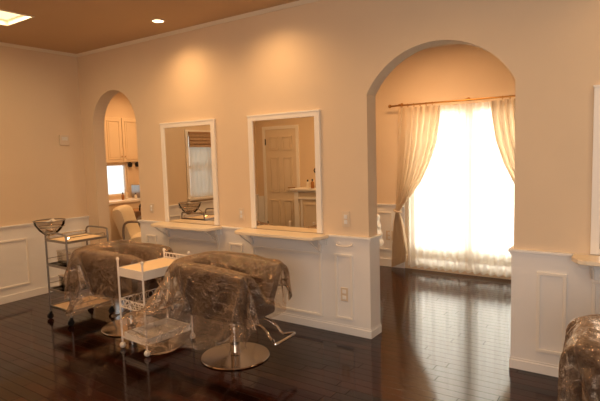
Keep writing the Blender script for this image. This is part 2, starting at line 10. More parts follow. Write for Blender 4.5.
 [144,11,-10,1,-17,-16,-16,-17,-14,-14,-15,-12,-11,-2,0,1,8,-8,-2,5,-6,4,4,5,4,4,2,5,4,5,5,5,5,5,6,5,6,7,7,6,6,5,5,5,-5,-8,-9,-8,-8,-8,-8,74,10,-5,-2,-13,-16,-14,-16,-13,-15,-14,-14,-10,-3,-8,0,11,-8,1,-5,1,5,11,5,5,1,5,5,4,5,5,4,6,5,5,6,5,7,6,6,5,4,5,5,-6,-9,-8,-8,-8,-8,-7,64,7,8,-8,-8,-15,-13,-15,-14,-13,-15,-13,-13,-3,-14,-1,10,0,-1,-2,-1,5,11,8,5,4,6,3,4,5,5,4,5,5,5,5,5,7,6,4,5,6,5,3,-7,-9,-7,-8,-8,-8,-8,60,3,6,2,-7,-14,-15,-13,-14,-12,-14,-13,-12,-13,-9,-7,4,6,-4,-2,10,7,11,9,5,5,5,3,5,4,4,5,5,4,5,5,5,7,5,4,5,4,3,5,-7,-9,-8,-8,-8,-8,-7,50,10,0,2,2,-13,-14,-13,-15,-12,-12,-14,-12,-12,-12,-6,-7,7,-3,1,7,17,12,9,5,5,5,4,5,4,4,5,4,4,6,4,6,6,2,6,4,5,4,1,-7,-8,-9,-7,-8,-8,-8,41,11,6,2,3,-12,-12,-15,-15,-13,-11,-13,-12,-12,-9,-12,-7,-1,1,5,11,18,13,9,6,6,4,4,4,5,4,4,5,4,5,4,4,3,7,4,6,4,3,0,-8,-8,-8,-8,-8,-8,-8,35,11,6,6,1,-10,-12,-12,-14,-13,-11,-12,-12,-12,-10,-10,-10,-3,4,5,11,19,11,10,10,6,4,4,4,4,4,4,4,4,5,4,4,3,6,5,5,2,4,-2,-8,-8,-8,-7,-8,-8,-8,23,13,9,6,2,-8,-14,-11,-8,-13,-11,-11,-12,-11,-9,-11,-10,-6,3,5,14,19,12,11,10,6,4,4,4,4,4,4,4,4,4,4,4,3,5,6,2,3,4,-4,-8,-7,-8,-8,-8,-8,-8,15,12,9,9,4,-8,-12,-12,-3,-13,-11,-11,-10,-10,-10,-9,-10,-7,0,5,14,19,14,11,12,6,4,3,4,4,4,4,3,4,4,4,4,3,4,6,2,4,1,-5,-8,-7,-7,-9,-7,-9,-8,7,11,9,10,6,-4,-11,-13,0,-16,-9,-9,-9,-8,-10,-9,-9,-7,-1,6,12,16,17,12,12,7,3,4,4,3,4,3,4,4,3,4,4,3,3,7,2,3,-1,-6,-7,-7,-8,-8,-8,-9,-9,-1,12,9,12,3,2,-9,-12,0,-14,-8,-8,-11,-7,-8,-9,-9,-7,0,6,10,15,16,15,13,7,4,3,3,3,4,4,3,3,4,3,4,3,3,6,3,1,-3,-5,-7,-8,-8,-8,-8,-9,-11,-9,14,11,11,5,-3,-2,-9,-2,-9,-9,-7,-10,-8,-6,-9,-9,-7,0,5,11,14,18,15,13,7,3,3,3,3,4,4,2,3,4,3,4,3,3,6,2,0,-5,-5,-6,-8,-9,-8,-9,-11,-11,-15,14,14,11,4,-6,0,-2,-4,-3,-8,-9,-8,-8,-7,-7,-9,-6,0,5,10,15,17,15,13,8,3,2,3,3,4,2,4,3,3,3,4,3,2,6,2,-4,-3,-7,-5,-8,-8,-10,-11,-11,-11,-19,12,14,12,-1,-3,3,7,-4,-3,-7,-8,-8,-7,-7,-8,-7,-6,0,4,10,15,17,15,14,7,3,3,2,3,3,3,4,3,3,3,3,2,3,5,1,-4,-6,-4,-6,-9,-10,-11,-10,-11,-10,-25,12,13,11,-1,-4,10,3,3,-2,-5,-7,-8,-7,-6,-7,-8,-5,0,4,9,15,17,15,14,8,3,2,2,2,3,4,2,4,3,3,2,3,3,5,-2,-5,-5,-4,-7,-11,-10,-11,-11,-10,-10,-29,11,11,10,-1,-1,10,7,7,-3,-1,-7,-7,-7,-6,-7,-7,-5,0,4,8,14,17,16,14,9,2,3,1,3,3,3,2,2,4,3,2,3,3,4,-3,-6,-5,-5,-10,-10,-10,-12,-10,-11,-10,-33,11,11,6,-1,3,11,11,1,-3,6,-2,-7,-7,-5,-7,-6,-5,0,3,7,15,17,16,15,9,2,2,2,3,1,3,3,2,3,3,3,2,3,2,-4,-6,-5,-8,-10,-11,-11,-11,-10,-11,-10,-37,11,13,-1,0,9,12,8,-2,6,7,0,-6,-5,-6,-5,-7,-4,-1,2,9,14,17,16,15,9,3,1,2,2,2,3,2,3,3,2,2,3,2,1,-5,-6,-7,-10,-9,-12,-11,-11,-10,-11,-11,-42,12,14,-1,3,10,12,1,4,9,9,1,-5,-4,-5,-6,-5,-4,-1,2,7,15,15,18,15,9,3,2,1,3,2,2,2,2,3,2,2,2,3,-1,-6,-7,-9,-10,-11,-11,-11,-10,-11,-12,-11,-46,12,14,1,6,9,13,0,3,10,11,1,1,-6,-2,-6,-5,-3,-1,1,7,14,16,18,15,10,3,2,0,3,2,2,2,2,2,3,2,2,1,-3,-8,-7,-11,-10,-12,-11,-11,-12,-11,-11,-12,-47,12,12,3,9,9,12,1,3,11,12,4,1,-3,-5,-1,-5,-3,-1,1,6,13,17,19,15,9,3,2,1,2,1,2,3,2,2,2,1,2,0,-5,-9,-11,-11,-11,-12,-11,-12,-11,-11,-12,-12,-46,12,7,7,10,10,13,1,6,12,12,4,3,-3,-3,-3,-2,-3,0,0,7,12,17,17,17,9,4,0,2,2,1,2,1,3,1,1,0,1,-2,-9,-12,-9,-11,-12,-11,-11,-12,-11,-11,-12,-12,-45,12,10,5,9,12,13,5,5,12,11,6,1,3,-3,-4,0,-3,0,0,7,12,18,17,14,11,4,1,2,1,1,2,1,0,-1,-1,0,-1,-2,-11,-12,-11,-11,-12,-11,-11,-12,-11,-11,-11,-12,-43,11,12,7,8,12,13,10,4,7,8,9,4,5,1,-4,-5,2,1,-1,7,12,17,19,13,11,4,1,0,-2,-2,1,1,0,-1,-2,-1,-1,-2,-11,-11,-12,-12,-12,-11,-12,-11,-12,-11,-11,-11,-41,9,13,13,7,9,12,11,8,4,6,8,10,5,3,-2,-4,1,1,-1,8,12,17,18,14,8,-1,-2,-1,0,1,1,-1,-2,-2,-1,-3,-1,-1,-9,-12,-12,-12,-12,-11,-12,-12,-11,-12,-11,-12,-39,9,13,15,9,6,9,12,10,5,8,9,9,7,4,1,-3,-2,1,1,9,12,16,19,12,-1,1,0,0,-1,0,-3,-3,-3,-2,-3,-3,-1,0,-5,-12,-12,-11,-11,-12,-12,-12,-11,-12,-11,-12,-39,10,12,15,11,5,8,12,10,6,8,10,9,9,6,3,1,-2,0,1,9,11,18,16,3,0,-2,-1,-1,0,-2,-5,-3,-2,-2,-6,-3,0,0,-3,-6,-12,-12,-11,-12,-12,-11,-11,-12,-11,-12,-39,12,12,13,9,8,11,11,10,6,8,8,10,8,9,4,2,4,0,1,6,13,17,9,0,-5,-3,-1,0,-5,-3,-2,-2,0,-5,-6,-4,0,1,-7,1,-7,-12,-11,-12,-12,-11,-11,-12,-11,-12,-37,13,11,12,9,8,14,11,8,9,7,13,7,7,7,6,7,1,1,4,7,13,14,2,-6,-10,-1,0,-3,-7,-3,-1,-1,1,-5,-6,-3,2,-6,-2,5,-9,-9,-10,-11,-12,-11,-12,-11,-11,-12,-36,15,11,11,8,9,13,11,8,8,11,14,11,4,4,9,7,7,1,4,6,12,6,-3,-12,-13,-2,-1,-2,-1,-2,-3,-2,1,-5,-6,-1,1,-5,0,5,-10,-6,-11,-10,-11,-10,-11,-11,-11,-12,-36,15,12,11,8,9,11,10,10,11,11,13,15,7,4,5,7,7,9,2,5,6,1,-6,-20,-14,-1,0,-1,-1,0,-4,-1,1,-7,-5,0,0,-2,5,-1,-9,-8,-4,-7,-10,-11,-12,-11,-11,-12,-37,12,13,13,8,10,11,8,12,13,11,13,15,9,9,5,4,8,7,4,4,1,-2,-12,-21,-14,-2,0,-2,-1,-2,-1,0,0,-6,-5,0,-1,7,-4,-1,-8,-9,-4,-4,-3,-11,-12,-11,-11,-11,-40,11,14,14,9,11,11,8,11,13,12,15,12,8,10,10,8,6,5,2,1,-1,-6,-16,-18,-12,-6,-2,-3,-1,-1,-3,0,3,-5,-2,-2,7,-1,0,-5,-7,-8,-7,-5,-3,-1,-11,-12,-11,-11,-42,11,13,15,12,11,11,9,9,11,12,14,13,9,8,11,11,8,3,1,0,-6,-7,-20,-17,-9,-7,-6,0,2,-2,-5,-4,3,1,-2,4,1,3,-1,-8,0,-7,-10,-11,-1,3,-9,-11,-11,-12,-44,12,13,15,15,11,10,12,8,7,11,13,15,10,7,14,12,6,2,-1,-2,-3,-13,-24,-19,-7,-9,-2,4,-4,-5,-3,-3,2,3,5,1,-2,3,1,-10,1,1,-12,-12,-3,3,-4,-10,-12,-11,-45,14,11,15,17,10,9,13,7,6,14,14,13,10,10,15,9,4,1,-2,2,-13,-18,-22,-17,-9,-8,-2,2,-7,-3,0,2,-3,4,6,3,-2,1,1,-9,-2,5,-11,-10,-4,0,2,-11,-9,-11,-44,13,11,15,17,10,8,11,4,10,17,15,11,11,12,11,8,4,2,-4,1,-21,-21,-17,-16,-12,-6,-5,-2,1,10,-6,-4,-2,0,4,3,2,1,-1,-2,4,1,-10,-11,-5,3,1,-11,-8,-11,-44,12,12,15,17,9,7,8,5,13,15,13,10,12,12,11,8,6,5,-5,-2,-17,-18,-15,-17,-14,-3,-4,-4,-1,3,8,-3,-1,-1,1,0,4,0,-4,5,2,-3,-12,-7,-9,2,-1,-10,-10,-7,-47,12,14,16,14,8,6,7,9,14,11,11,10,14,13,10,7,8,6,-4,-3,-13,-15,-17,-13,-14,-9,0,0,-5,1,8,5,-1,-1,0,-3,3,1,-3,5,2,-12,-6,-8,-10,-2,-6,-9,-9,-2,-51,14,15,13,13,8,7,7,12,14,9,9,11,17,13,11,2,10,3,0,-4,-10,-13,-17,-13,-12,-13,-1,4,0,-5,4,8,2,0,0,-1,0,1,-2,4,-3,-12,-7,-6,-6,-3,-9,-9,-10,-2,-53,16,15,10,12,8,8,8,12,13,10,8,10,14,15,14,6,6,1,2,-3,-7,-13,-14,-15,-13,-11,-3,3,2,-4,3,5,-2,0,1,0,1,3,2,2,-9,-7,0,-9,-9,-4,-7,-10,-12,-3,-55,18,15,11,9,6,8,8,9,14,13,8,8,12,17,14,3,7,8,0,-2,-5,-8,-10,-14,-14,-12,-4,-1,-1,-1,1,3,1,4,2,-1,2,1,2,-7,-1,-6,1,-11,-10,-7,-5,-11,-12,-4,-52,16,13,11,6,6,6,7,9,14,16,10,9,14,14,7,4,10,5,5,-1,-1,-5,-8,-11,-14,-11,-4,-1,-4,1,-2,0,4,2,0,0,2,4,-1,-5,-8,-2,1,-11,-11,-7,-7,-10,-12,-5,-50,17,11,4,9,3,11,8,6,15,17,10,10,14,9,5,3,10,8,5,2,-1,3,-11,-10,-10,-9,-2,-3,-4,-2,-4,2,3,0,-1,1,-1,7,-3,-8,-6,0,-1,-10,-8,-7,-11,-11,-12,-5,-48,12,11,7,0,9,11,6,12,14,14,8,12,12,7,6,2,8,11,7,3,-1,4,-2,-13,-9,-9,-5,-4,-2,-1,-3,0,0,-1,0,-1,1,8,-5,-6,-3,2,-6,-8,-6,-11,-11,-11,-11,-6,-52,12,10,2,6,10,8,8,14,13,11,9,10,7,8,7,4,7,11,7,6,2,3,-2,-5,-11,-10,-5,0,1,-2,-3,-1,-2,0,0,-1,-3,6,-2,-6,-1,1,-9,-5,-8,-12,-12,-10,-10,-7,-57,14,3,5,9,12,6,7,16,10,10,7,8,8,7,7,6,8,6,10,6,5,3,-2,-1,-5,-8,-5,1,-1,-3,-2,-1,-2,-2,-1,3,-4,2,1,-6,0,0,-8,-8,-10,-12,-12,-9,-9,-9,-58,8,5,5,11,11,5,8,15,8,8,8,9,8,4,6,9,4,10,9,6,4,7,3,-3,6,-11,-6,0,-2,-3,-3,-1,-1,-3,0,4,-1,1,0,-6,1,-3,-7,-10,-10,-12,-12,-10,-7,-7,-66,11,1,5,13,8,3,14,12,7,7,8,10,4,4,8,6,5,11,9,0,4,11,9,2,-2,6,-9,-1,-2,-3,-3,0,0,-4,-2,1,3,-2,-2,0,-3,-5,-5,-11,-10,-10,-12,-11,-5,-8,-68,7,4,3,10,7,10,10,9,5,7,8,6,4,9,8,3,7,11,5,-2,8,6,13,9,1,-2,6,-3,-1,-3,-2,-1,-3,-2,-2,-1,1,-3,1,0,-2,-5,-8,-10,-10,-10,-11,-8,-8,-9,-74,6,5,4,10,6,12,8,8,3,5,6,8,6,12,3,6,7,7,4,2,3,4,12,16,8,0,-2,2,3,-1,2,-1,-5,-5,-2,-2,-2,1,-1,1,-2,-2,-13,-8,-9,-11,-8,-10,-9,-8,-76,2,4,6,7,11,8,11,4,4,2,7,7,6,8,6,9,3,4,4,0,2,5,11,17,15,7,-4,-1,3,-2,0,0,1,0,-2,-3,-3,-2,0,-1,-3,1,-8,-9,-10,-9,-8,-11,-10,-8,-78,3,0,7,4,12,8,8,6,2,6,4,4,7,6,10,6,-1,4,2,0,2,5,10,17,19,11,2,-1,-3,2,2,-2,-2,2,-1,-2,-2,-2,-1,1,-2,-4,-7,-3,-9,-9,-10,-9,-10,-10,-81,-2,5,3,6,11,7,7,5,7,3,3,3,10,8,6,1,-2,3,1,0,2,4,10,17,20,13,7,-2,3,0,-4,-1,2,0,-1,-4,0,-1,-2,-1,-1,-2,-5,-7,-7,-8,-9,-8,-8,-8,-88,1,2,3,10,9,6,5,6,7,4,1,7,9,8,-1,-1,-1,2,0,0,1,4,10,17,19,16,8,3,-1,-1,0,-3,3,-1,-2,0,-2,-1,-1,0,-4,-1,-3,-9,-6,-8,-10,-8,-8,-8,-86,1,3,8,9,6,6,3,7,7,3,2,7,9,5,-3,-1,-2,0,0,0,1,4,9,18,19,17,10,2,-1,-1,0,1,0,-1,-2,-1,0,-2,0,-1,0,-3,-2,-9,-6,-9,-8,-9,-8,-8,-84,7,-1,7,8,12,0,4,8,4,4,5,5,7,0,-1,-2,-5,0,0,-1,1,5,9,17,19,17,12,3,-2,0,0,0,0,0,-1,-1,0,-1,-1,0,-1,0,-3,-7,-8,-8,-9,-8,-8,-9,-76,7,1,9,6,4,3,5,6,3,5,4,7,0,0,-1,-4,-6,0,0,-1,1,4,10,16,18,18,14,3,-1,0,0,-1,0,1,0,-1,0,-1,-1,0,0,-1,-1,-7,-8,-8,-9,-7,-8,-9,-67,1,7,2,7,5,2,7,3,3,5,8,2,-3,1,0,-9,-6,-1,-1,0,1,3,9,18,19,18,13,7,-2,-1,0,0,0,0,0,0,0,-1,-1,0,0,0,-1,-5,-8,-8,-9,-8,-8,-8,-66,8,0,4,6,6,1,9,1,3,7,6,0,-1,4,-10,-10,-6,-1,0,0,-1,3,9,17,21,18,15,7,0,0,-2,-1,1,-1,0,0,0,0,-1,0,1,0,-1,-3,-8,-8,-9,-8,-8,-8,-58,1,1,5,5,4,3,7,2,8,5,5,-2,6,-10,-10,-8,-8,-1,0,0,-1,3,8,17,22,18,15,8,1,0,-1,0,0,-1,0,-1,1,0,0,0,0,0,0,-2,-7,-9,-8,-8,-9,-8,-55,1,3,3,5,2,6,3,8,8,8,-5,2,3,-12,-8,-12,-9,-1,0,0,0,3,7,17,21,19,15,9,2,0,-1,0,0,-1,0,1,0,0,0,0,0,0,0,0,-7,-8,-8,-9,-8,-9,-52,1,4,2,4,3,5,3,12,9,2,1,2,-9,-5,-13,-14,-9,-1,0,0,1,2,7,16,22,19,15,10,3,1,-1,-1,0,0,0,0,0,1,0,0,0,1,0,0,-5,-8,-8,-9,-8,-9,-51,3,2,2,4,3,5,9,9,8,-1,0,1,-2,-14,-14,-14,-10,-1,0,0,1,2,7,16,21,19,16,11,3,2,-1,1,-1,0,0,0,1,0,1,0,0,0,1,0,-3,-8,-8,-9,-8,-9])
CLOTH['b'] = (45, 57, 0.0025,
 [-169,-9,-6,-3,12,14,7,7,15,3,1,-1,-1,-2,-6,1,8,12,9,11,12,11,12,12,12,8,10,12,11,11,13,13,11,12,12,11,12,11,11,4,-3,10,14,12,9,-333,-8,-8,-5,9,15,8,4,16,8,1,-3,-2,4,-4,1,3,10,10,12,13,10,11,12,11,9,11,11,12,12,13,11,11,12,12,11,12,11,9,-2,5,14,11,12,12,-336,-7,-7,-7,3,18,9,2,12,14,2,-5,-3,5,4,0,-2,11,11,11,12,10,11,12,9,11,11,12,12,12,12,12,12,11,12,12,10,11,3,5,10,15,9,11,6,-332,-6,-8,-8,-1,15,14,1,8,16,6,-5,-3,7,4,-3,-1,12,12,10,12,11,10,9,11,12,12,11,12,12,12,12,13,11,12,11,9,12,10,4,11,12,9,8,1,-327,-5,-8,-8,-5,9,18,4,5,12,12,-3,0,5,4,-3,-1,12,12,9,12,11,8,10,12,12,12,11,12,12,13,11,12,11,11,11,13,12,11,9,7,9,9,5,-1,-323,-3,-7,-8,-8,3,17,10,3,11,9,7,0,5,0,1,-3,12,10,12,7,12,9,11,11,13,12,12,12,11,12,12,12,12,11,12,12,12,10,9,8,8,10,1,-2,-321,0,-6,-7,-9,-1,11,13,5,11,9,5,4,6,3,-2,-2,11,10,12,6,12,10,11,11,13,12,12,12,12,11,12,13,11,12,12,12,10,7,11,10,12,5,-1,-3,-319,3,-5,-7,-8,-6,7,13,7,12,9,4,8,5,5,-2,-3,12,9,11,7,12,10,12,12,11,12,12,12,12,12,12,12,12,12,11,12,7,12,10,11,11,-1,0,0,-323,7,-2,-7,-7,-7,0,10,12,9,11,4,8,11,-1,4,-4,12,8,10,8,11,12,12,11,12,12,12,12,11,12,12,12,13,11,11,11,9,12,12,10,6,-1,0,1,-328,11,2,-5,-8,-7,-2,4,8,14,10,7,9,12,-1,1,1,11,8,9,10,11,11,12,12,12,12,11,12,11,13,12,12,12,10,12,11,10,12,11,10,4,-2,0,2,-334,14,7,-2,-8,-8,-4,3,9,13,8,8,9,12,2,2,0,11,8,9,10,10,11,12,12,12,12,11,12,12,12,12,12,12,10,13,12,9,9,12,10,2,-3,2,3,-340,14,12,1,-6,-8,-6,3,11,10,9,4,10,12,5,-1,7,7,7,9,10,10,12,12,12,11,12,12,12,12,11,13,12,11,12,12,12,11,7,11,9,-1,-2,2,4,-343,13,14,5,-3,-9,-7,1,13,11,5,4,10,12,7,1,7,4,9,9,11,8,13,11,12,12,12,11,12,12,12,12,11,13,12,11,11,12,9,7,9,-3,0,2,5,-346,10,15,9,0,-6,-9,-1,10,13,6,3,9,12,9,2,7,3,9,8,12,9,12,12,11,13,11,12,12,12,11,12,12,13,11,11,12,10,7,9,8,-2,-1,3,6,-349,8,12,12,5,-3,-9,-4,6,12,11,4,5,12,11,5,2,5,10,7,11,11,12,12,12,12,12,11,12,12,12,12,12,12,13,10,12,4,12,9,6,2,-3,3,5,-350,6,8,12,10,2,-9,-5,3,10,13,6,3,12,12,5,1,6,9,9,10,12,13,12,12,11,12,12,12,12,11,12,12,13,12,11,11,5,11,7,2,7,-2,5,4,-353,6,5,10,12,7,-7,-5,1,6,13,8,2,13,12,4,1,8,9,8,12,13,12,13,11,12,12,12,11,12,12,12,12,12,12,12,11,6,9,3,10,0,6,2,-3,-351,7,4,8,12,10,-1,-7,-1,5,10,12,0,12,12,6,0,10,7,11,12,12,13,12,12,12,11,12,12,12,12,11,12,12,12,12,11,8,8,7,2,8,1,-4,-3,-349,8,5,6,11,10,6,-5,-4,3,7,12,7,6,12,7,0,11,8,11,13,13,12,12,11,12,12,12,11,12,12,12,11,12,12,12,11,12,3,8,5,2,-4,-4,-3,-346,9,8,5,8,10,7,3,-6,0,5,10,12,3,12,8,1,11,9,12,13,12,12,12,12,11,12,11,12,12,12,11,12,12,11,12,10,12,9,2,6,-3,-4,-4,8,-355,9,9,6,5,9,8,6,0,-5,5,7,11,7,9,10,2,11,10,12,13,12,11,12,12,12,11,12,12,11,12,12,11,12,11,12,10,12,10,3,0,2,-2,-3,2,-358,10,9,7,5,6,7,9,6,-3,0,4,11,11,7,10,6,11,10,11,13,11,12,12,11,12,12,12,11,11,12,11,12,12,10,12,11,12,8,1,3,-2,3,1,-7,-356,7,8,7,8,7,4,8,9,4,0,0,11,8,9,9,10,11,10,11,12,12,11,12,12,12,11,12,11,12,11,11,12,11,10,11,12,11,7,3,-1,1,0,3,-5,-353,1,5,8,8,8,7,5,5,8,5,-1,11,10,5,11,11,11,10,12,12,11,12,11,12,12,11,12,10,12,12,11,12,11,8,11,11,12,8,2,-1,2,-2,3,1,-352,0,1,4,6,8,8,8,4,4,8,3,6,9,10,12,11,10,12,13,12,11,12,11,11,12,11,12,11,11,12,11,12,11,7,10,12,8,8,2,2,1,-2,3,10,-353,0,0,1,3,4,7,8,4,5,8,5,7,10,11,12,11,11,12,14,12,12,11,11,12,11,10,12,10,12,12,11,12,11,5,10,12,10,12,0,-2,-1,1,8,10,-352,0,0,0,1,3,3,6,4,4,7,6,10,11,12,12,12,12,13,14,11,12,12,10,12,12,11,9,12,10,11,11,12,11,5,10,11,11,9,4,2,-2,2,10,5,-348,0,0,1,0,1,2,2,5,5,7,5,11,10,12,12,14,12,16,11,12,11,12,12,10,12,11,11,7,11,12,11,10,11,5,11,11,10,10,0,4,2,6,7,11,-352,2,0,1,1,1,2,0,0,8,6,4,8,11,12,13,15,15,10,12,14,12,12,10,11,12,11,11,9,7,12,10,12,7,8,11,11,8,11,3,-1,3,8,14,8,-350,2,1,1,1,1,1,0,-1,2,4,5,10,11,12,12,17,17,7,14,13,13,12,12,9,12,10,11,7,9,12,11,11,12,6,7,11,11,8,0,6,0,13,13,12,-354,2,2,0,1,1,1,1,0,1,-1,4,11,10,12,14,18,16,6,14,14,15,10,12,12,10,9,10,10,6,12,12,11,12,9,7,7,9,6,5,6,3,12,17,9,-354,2,1,-1,0,0,0,0,1,0,2,4,8,12,11,16,19,11,10,14,16,15,11,10,11,11,8,5,12,9,12,11,12,11,11,8,2,11,9,2,6,10,12,14,12,-357,1,1,1,0,0,0,1,-1,-1,-1,4,8,11,11,15,18,13,9,15,14,15,11,11,11,10,9,7,10,11,12,12,11,12,9,12,-3,11,10,6,7,13,11,13,9,-355,1,0,1,0,1,-1,-1,-3,0,-1,3,9,12,9,14,18,14,10,14,12,13,12,12,11,12,11,10,7,11,12,11,12,11,8,5,6,11,10,7,11,11,13,11,13,-362,0,0,0,-1,-2,1,0,-2,1,-2,3,9,11,11,13,15,17,10,13,13,12,11,12,11,11,12,13,11,8,11,12,11,12,11,-1,11,10,8,6,10,17,12,13,15,-372,0,0,-2,-2,-2,1,2,1,2,-1,1,10,10,11,13,13,14,14,14,12,12,11,13,11,10,11,13,12,11,11,11,12,11,5,6,10,10,7,7,4,14,15,11,15,-368,-1,-2,-2,-1,1,3,3,2,0,-1,5,4,11,12,12,13,14,13,15,13,12,11,12,12,10,11,12,13,10,11,12,10,12,7,10,8,8,9,1,6,11,12,11,13,-363,-3,-1,-1,2,4,2,1,0,-1,2,1,8,12,11,12,13,14,14,14,13,12,11,12,12,11,11,12,11,11,11,12,11,12,11,10,2,10,10,2,2,12,11,10,8,-359,-4,0,2,4,2,1,0,0,-1,-4,8,10,11,12,12,13,14,14,14,13,12,11,12,11,11,12,11,11,12,12,11,11,11,12,4,8,11,9,3,4,4,9,13,7,-354,-7,4,2,1,0,0,1,-2,-3,7,12,6,8,11,13,12,14,14,14,13,12,12,12,11,11,12,11,12,11,12,11,11,11,8,6,11,12,8,7,3,3,5,8,8,-355,-3,4,1,0,-2,0,1,-2,9,8,7,3,9,10,13,13,14,15,12,14,12,12,12,12,11,11,12,11,12,11,11,11,12,5,9,11,12,5,7,6,1,7,7,7,-359,1,-1,2,-2,-2,1,2,8,9,7,1,6,9,11,11,12,14,15,14,12,13,12,12,11,12,11,12,12,11,11,11,12,11,6,11,9,11,1,6,7,5,3,6,7,-357,-1,1,-2,-2,-1,5,9,10,7,0,7,10,6,7,11,12,13,15,15,12,11,13,12,12,11,12,11,12,11,11,12,11,12,8,11,6,9,4,2,5,6,2,5,6,-356,0,0,1,-4,5,9,10,6,6,5,11,2,8,4,12,11,11,15,15,14,12,11,12,12,12,12,11,11,11,12,10,12,11,11,11,8,10,4,1,1,2,2,4,4,-354,0,4,-3,7,4,9,11,9,5,6,4,4,8,2,12,10,9,16,14,14,14,11,12,12,11,12,11,12,11,12,11,12,11,11,11,10,8,1,2,5,1,1,-1,4,-356,5,0,8,1,8,8,10,11,8,0,3,7,2,10,5,11,11,14,14,14,13,12,12,12,12,12,12,11,12,11,12,11,12,11,11,11,6,4,2,2,1,1,-3,0,-352,3,10,3,3,10,9,10,11,4,-2,5,4,5,12,2,6,15,13,14,14,12,12,12,12,13,12,13,12,11,12,11,11,12,12,11,11,0,6,4,2,1,-1,-1,-1,-343,1,9,1,8,10,10,6,11,-2,0,7,4,6,14,3,-1,13,14,15,13,13,11,12,12,13,12,13,13,12,12,11,12,11,12,11,12,1,-3,5,3,2,-1,1,-2,-339,7,1,9,9,10,7,10,-1,3,-2,8,9,6,11,-6,8,8,14,15,14,12,11,12,12,13,13,12,14,12,11,12,13,11,12,12,11,3,-1,-3,2,3,0,2,-2,-331,1,7,7,13,10,8,3,0,-6,6,8,4,13,7,-4,1,12,14,15,12,13,11,12,12,13,11,14,15,11,11,13,13,11,12,12,12,8,-1,-2,-3,-3,1,1,3,-329,5,8,7,9,14,5,-1,-7,0,4,9,9,12,3,2,-5,14,14,13,12,12,12,13,11,12,12,13,15,12,11,13,13,12,12,12,12,3,5,1,0,-3,-6,-3,2,-319,5,10,9,7,12,-6,-3,-2,5,2,10,12,7,8,-2,-5,14,14,14,11,11,12,12,13,12,12,12,13,13,13,12,12,13,12,12,13,3,-1,2,2,1,-1,-3,-6,-314,10,10,6,11,-2,5,-6,-6,4,5,12,12,6,8,-6,-3,14,14,13,13,11,10,13,13,12,11,13,12,12,14,12,12,12,13,11,13,9,-4,-1,0,2,-1,0,-5,-310,8,13,9,1,7,-7,-4,-3,3,8,12,9,11,2,-4,-4,14,14,13,12,12,12,10,13,12,12,12,12,12,13,13,12,12,12,12,13,12,-2,-4,-1,-1,1,-1,-4,-302,7,13,5,8,-4,0,-6,-4,3,10,12,12,4,-1,0,-4,13,14,13,10,12,13,11,12,12,12,12,12,12,13,12,13,11,13,12,12,12,0,-1,-2,-3,-2,0,-3,-296,11,8,10,-2,2,-6,-1,-6,3,10,14,10,0,2,-2,-2,12,14,13,12,10,10,12,12,13,12,12,12,12,12,12,13,11,13,12,12,11,2,-1,-1,-3,-1,-3,-2,-288,8,13,3,2,-7,0,-6,-1,2,12,13,9,5,3,-4,-6,11,13,13,12,9,9,12,13,12,13,12,12,12,12,11,13,12,13,12,11,9,4,0,-1,-2,-3,-2,-1],
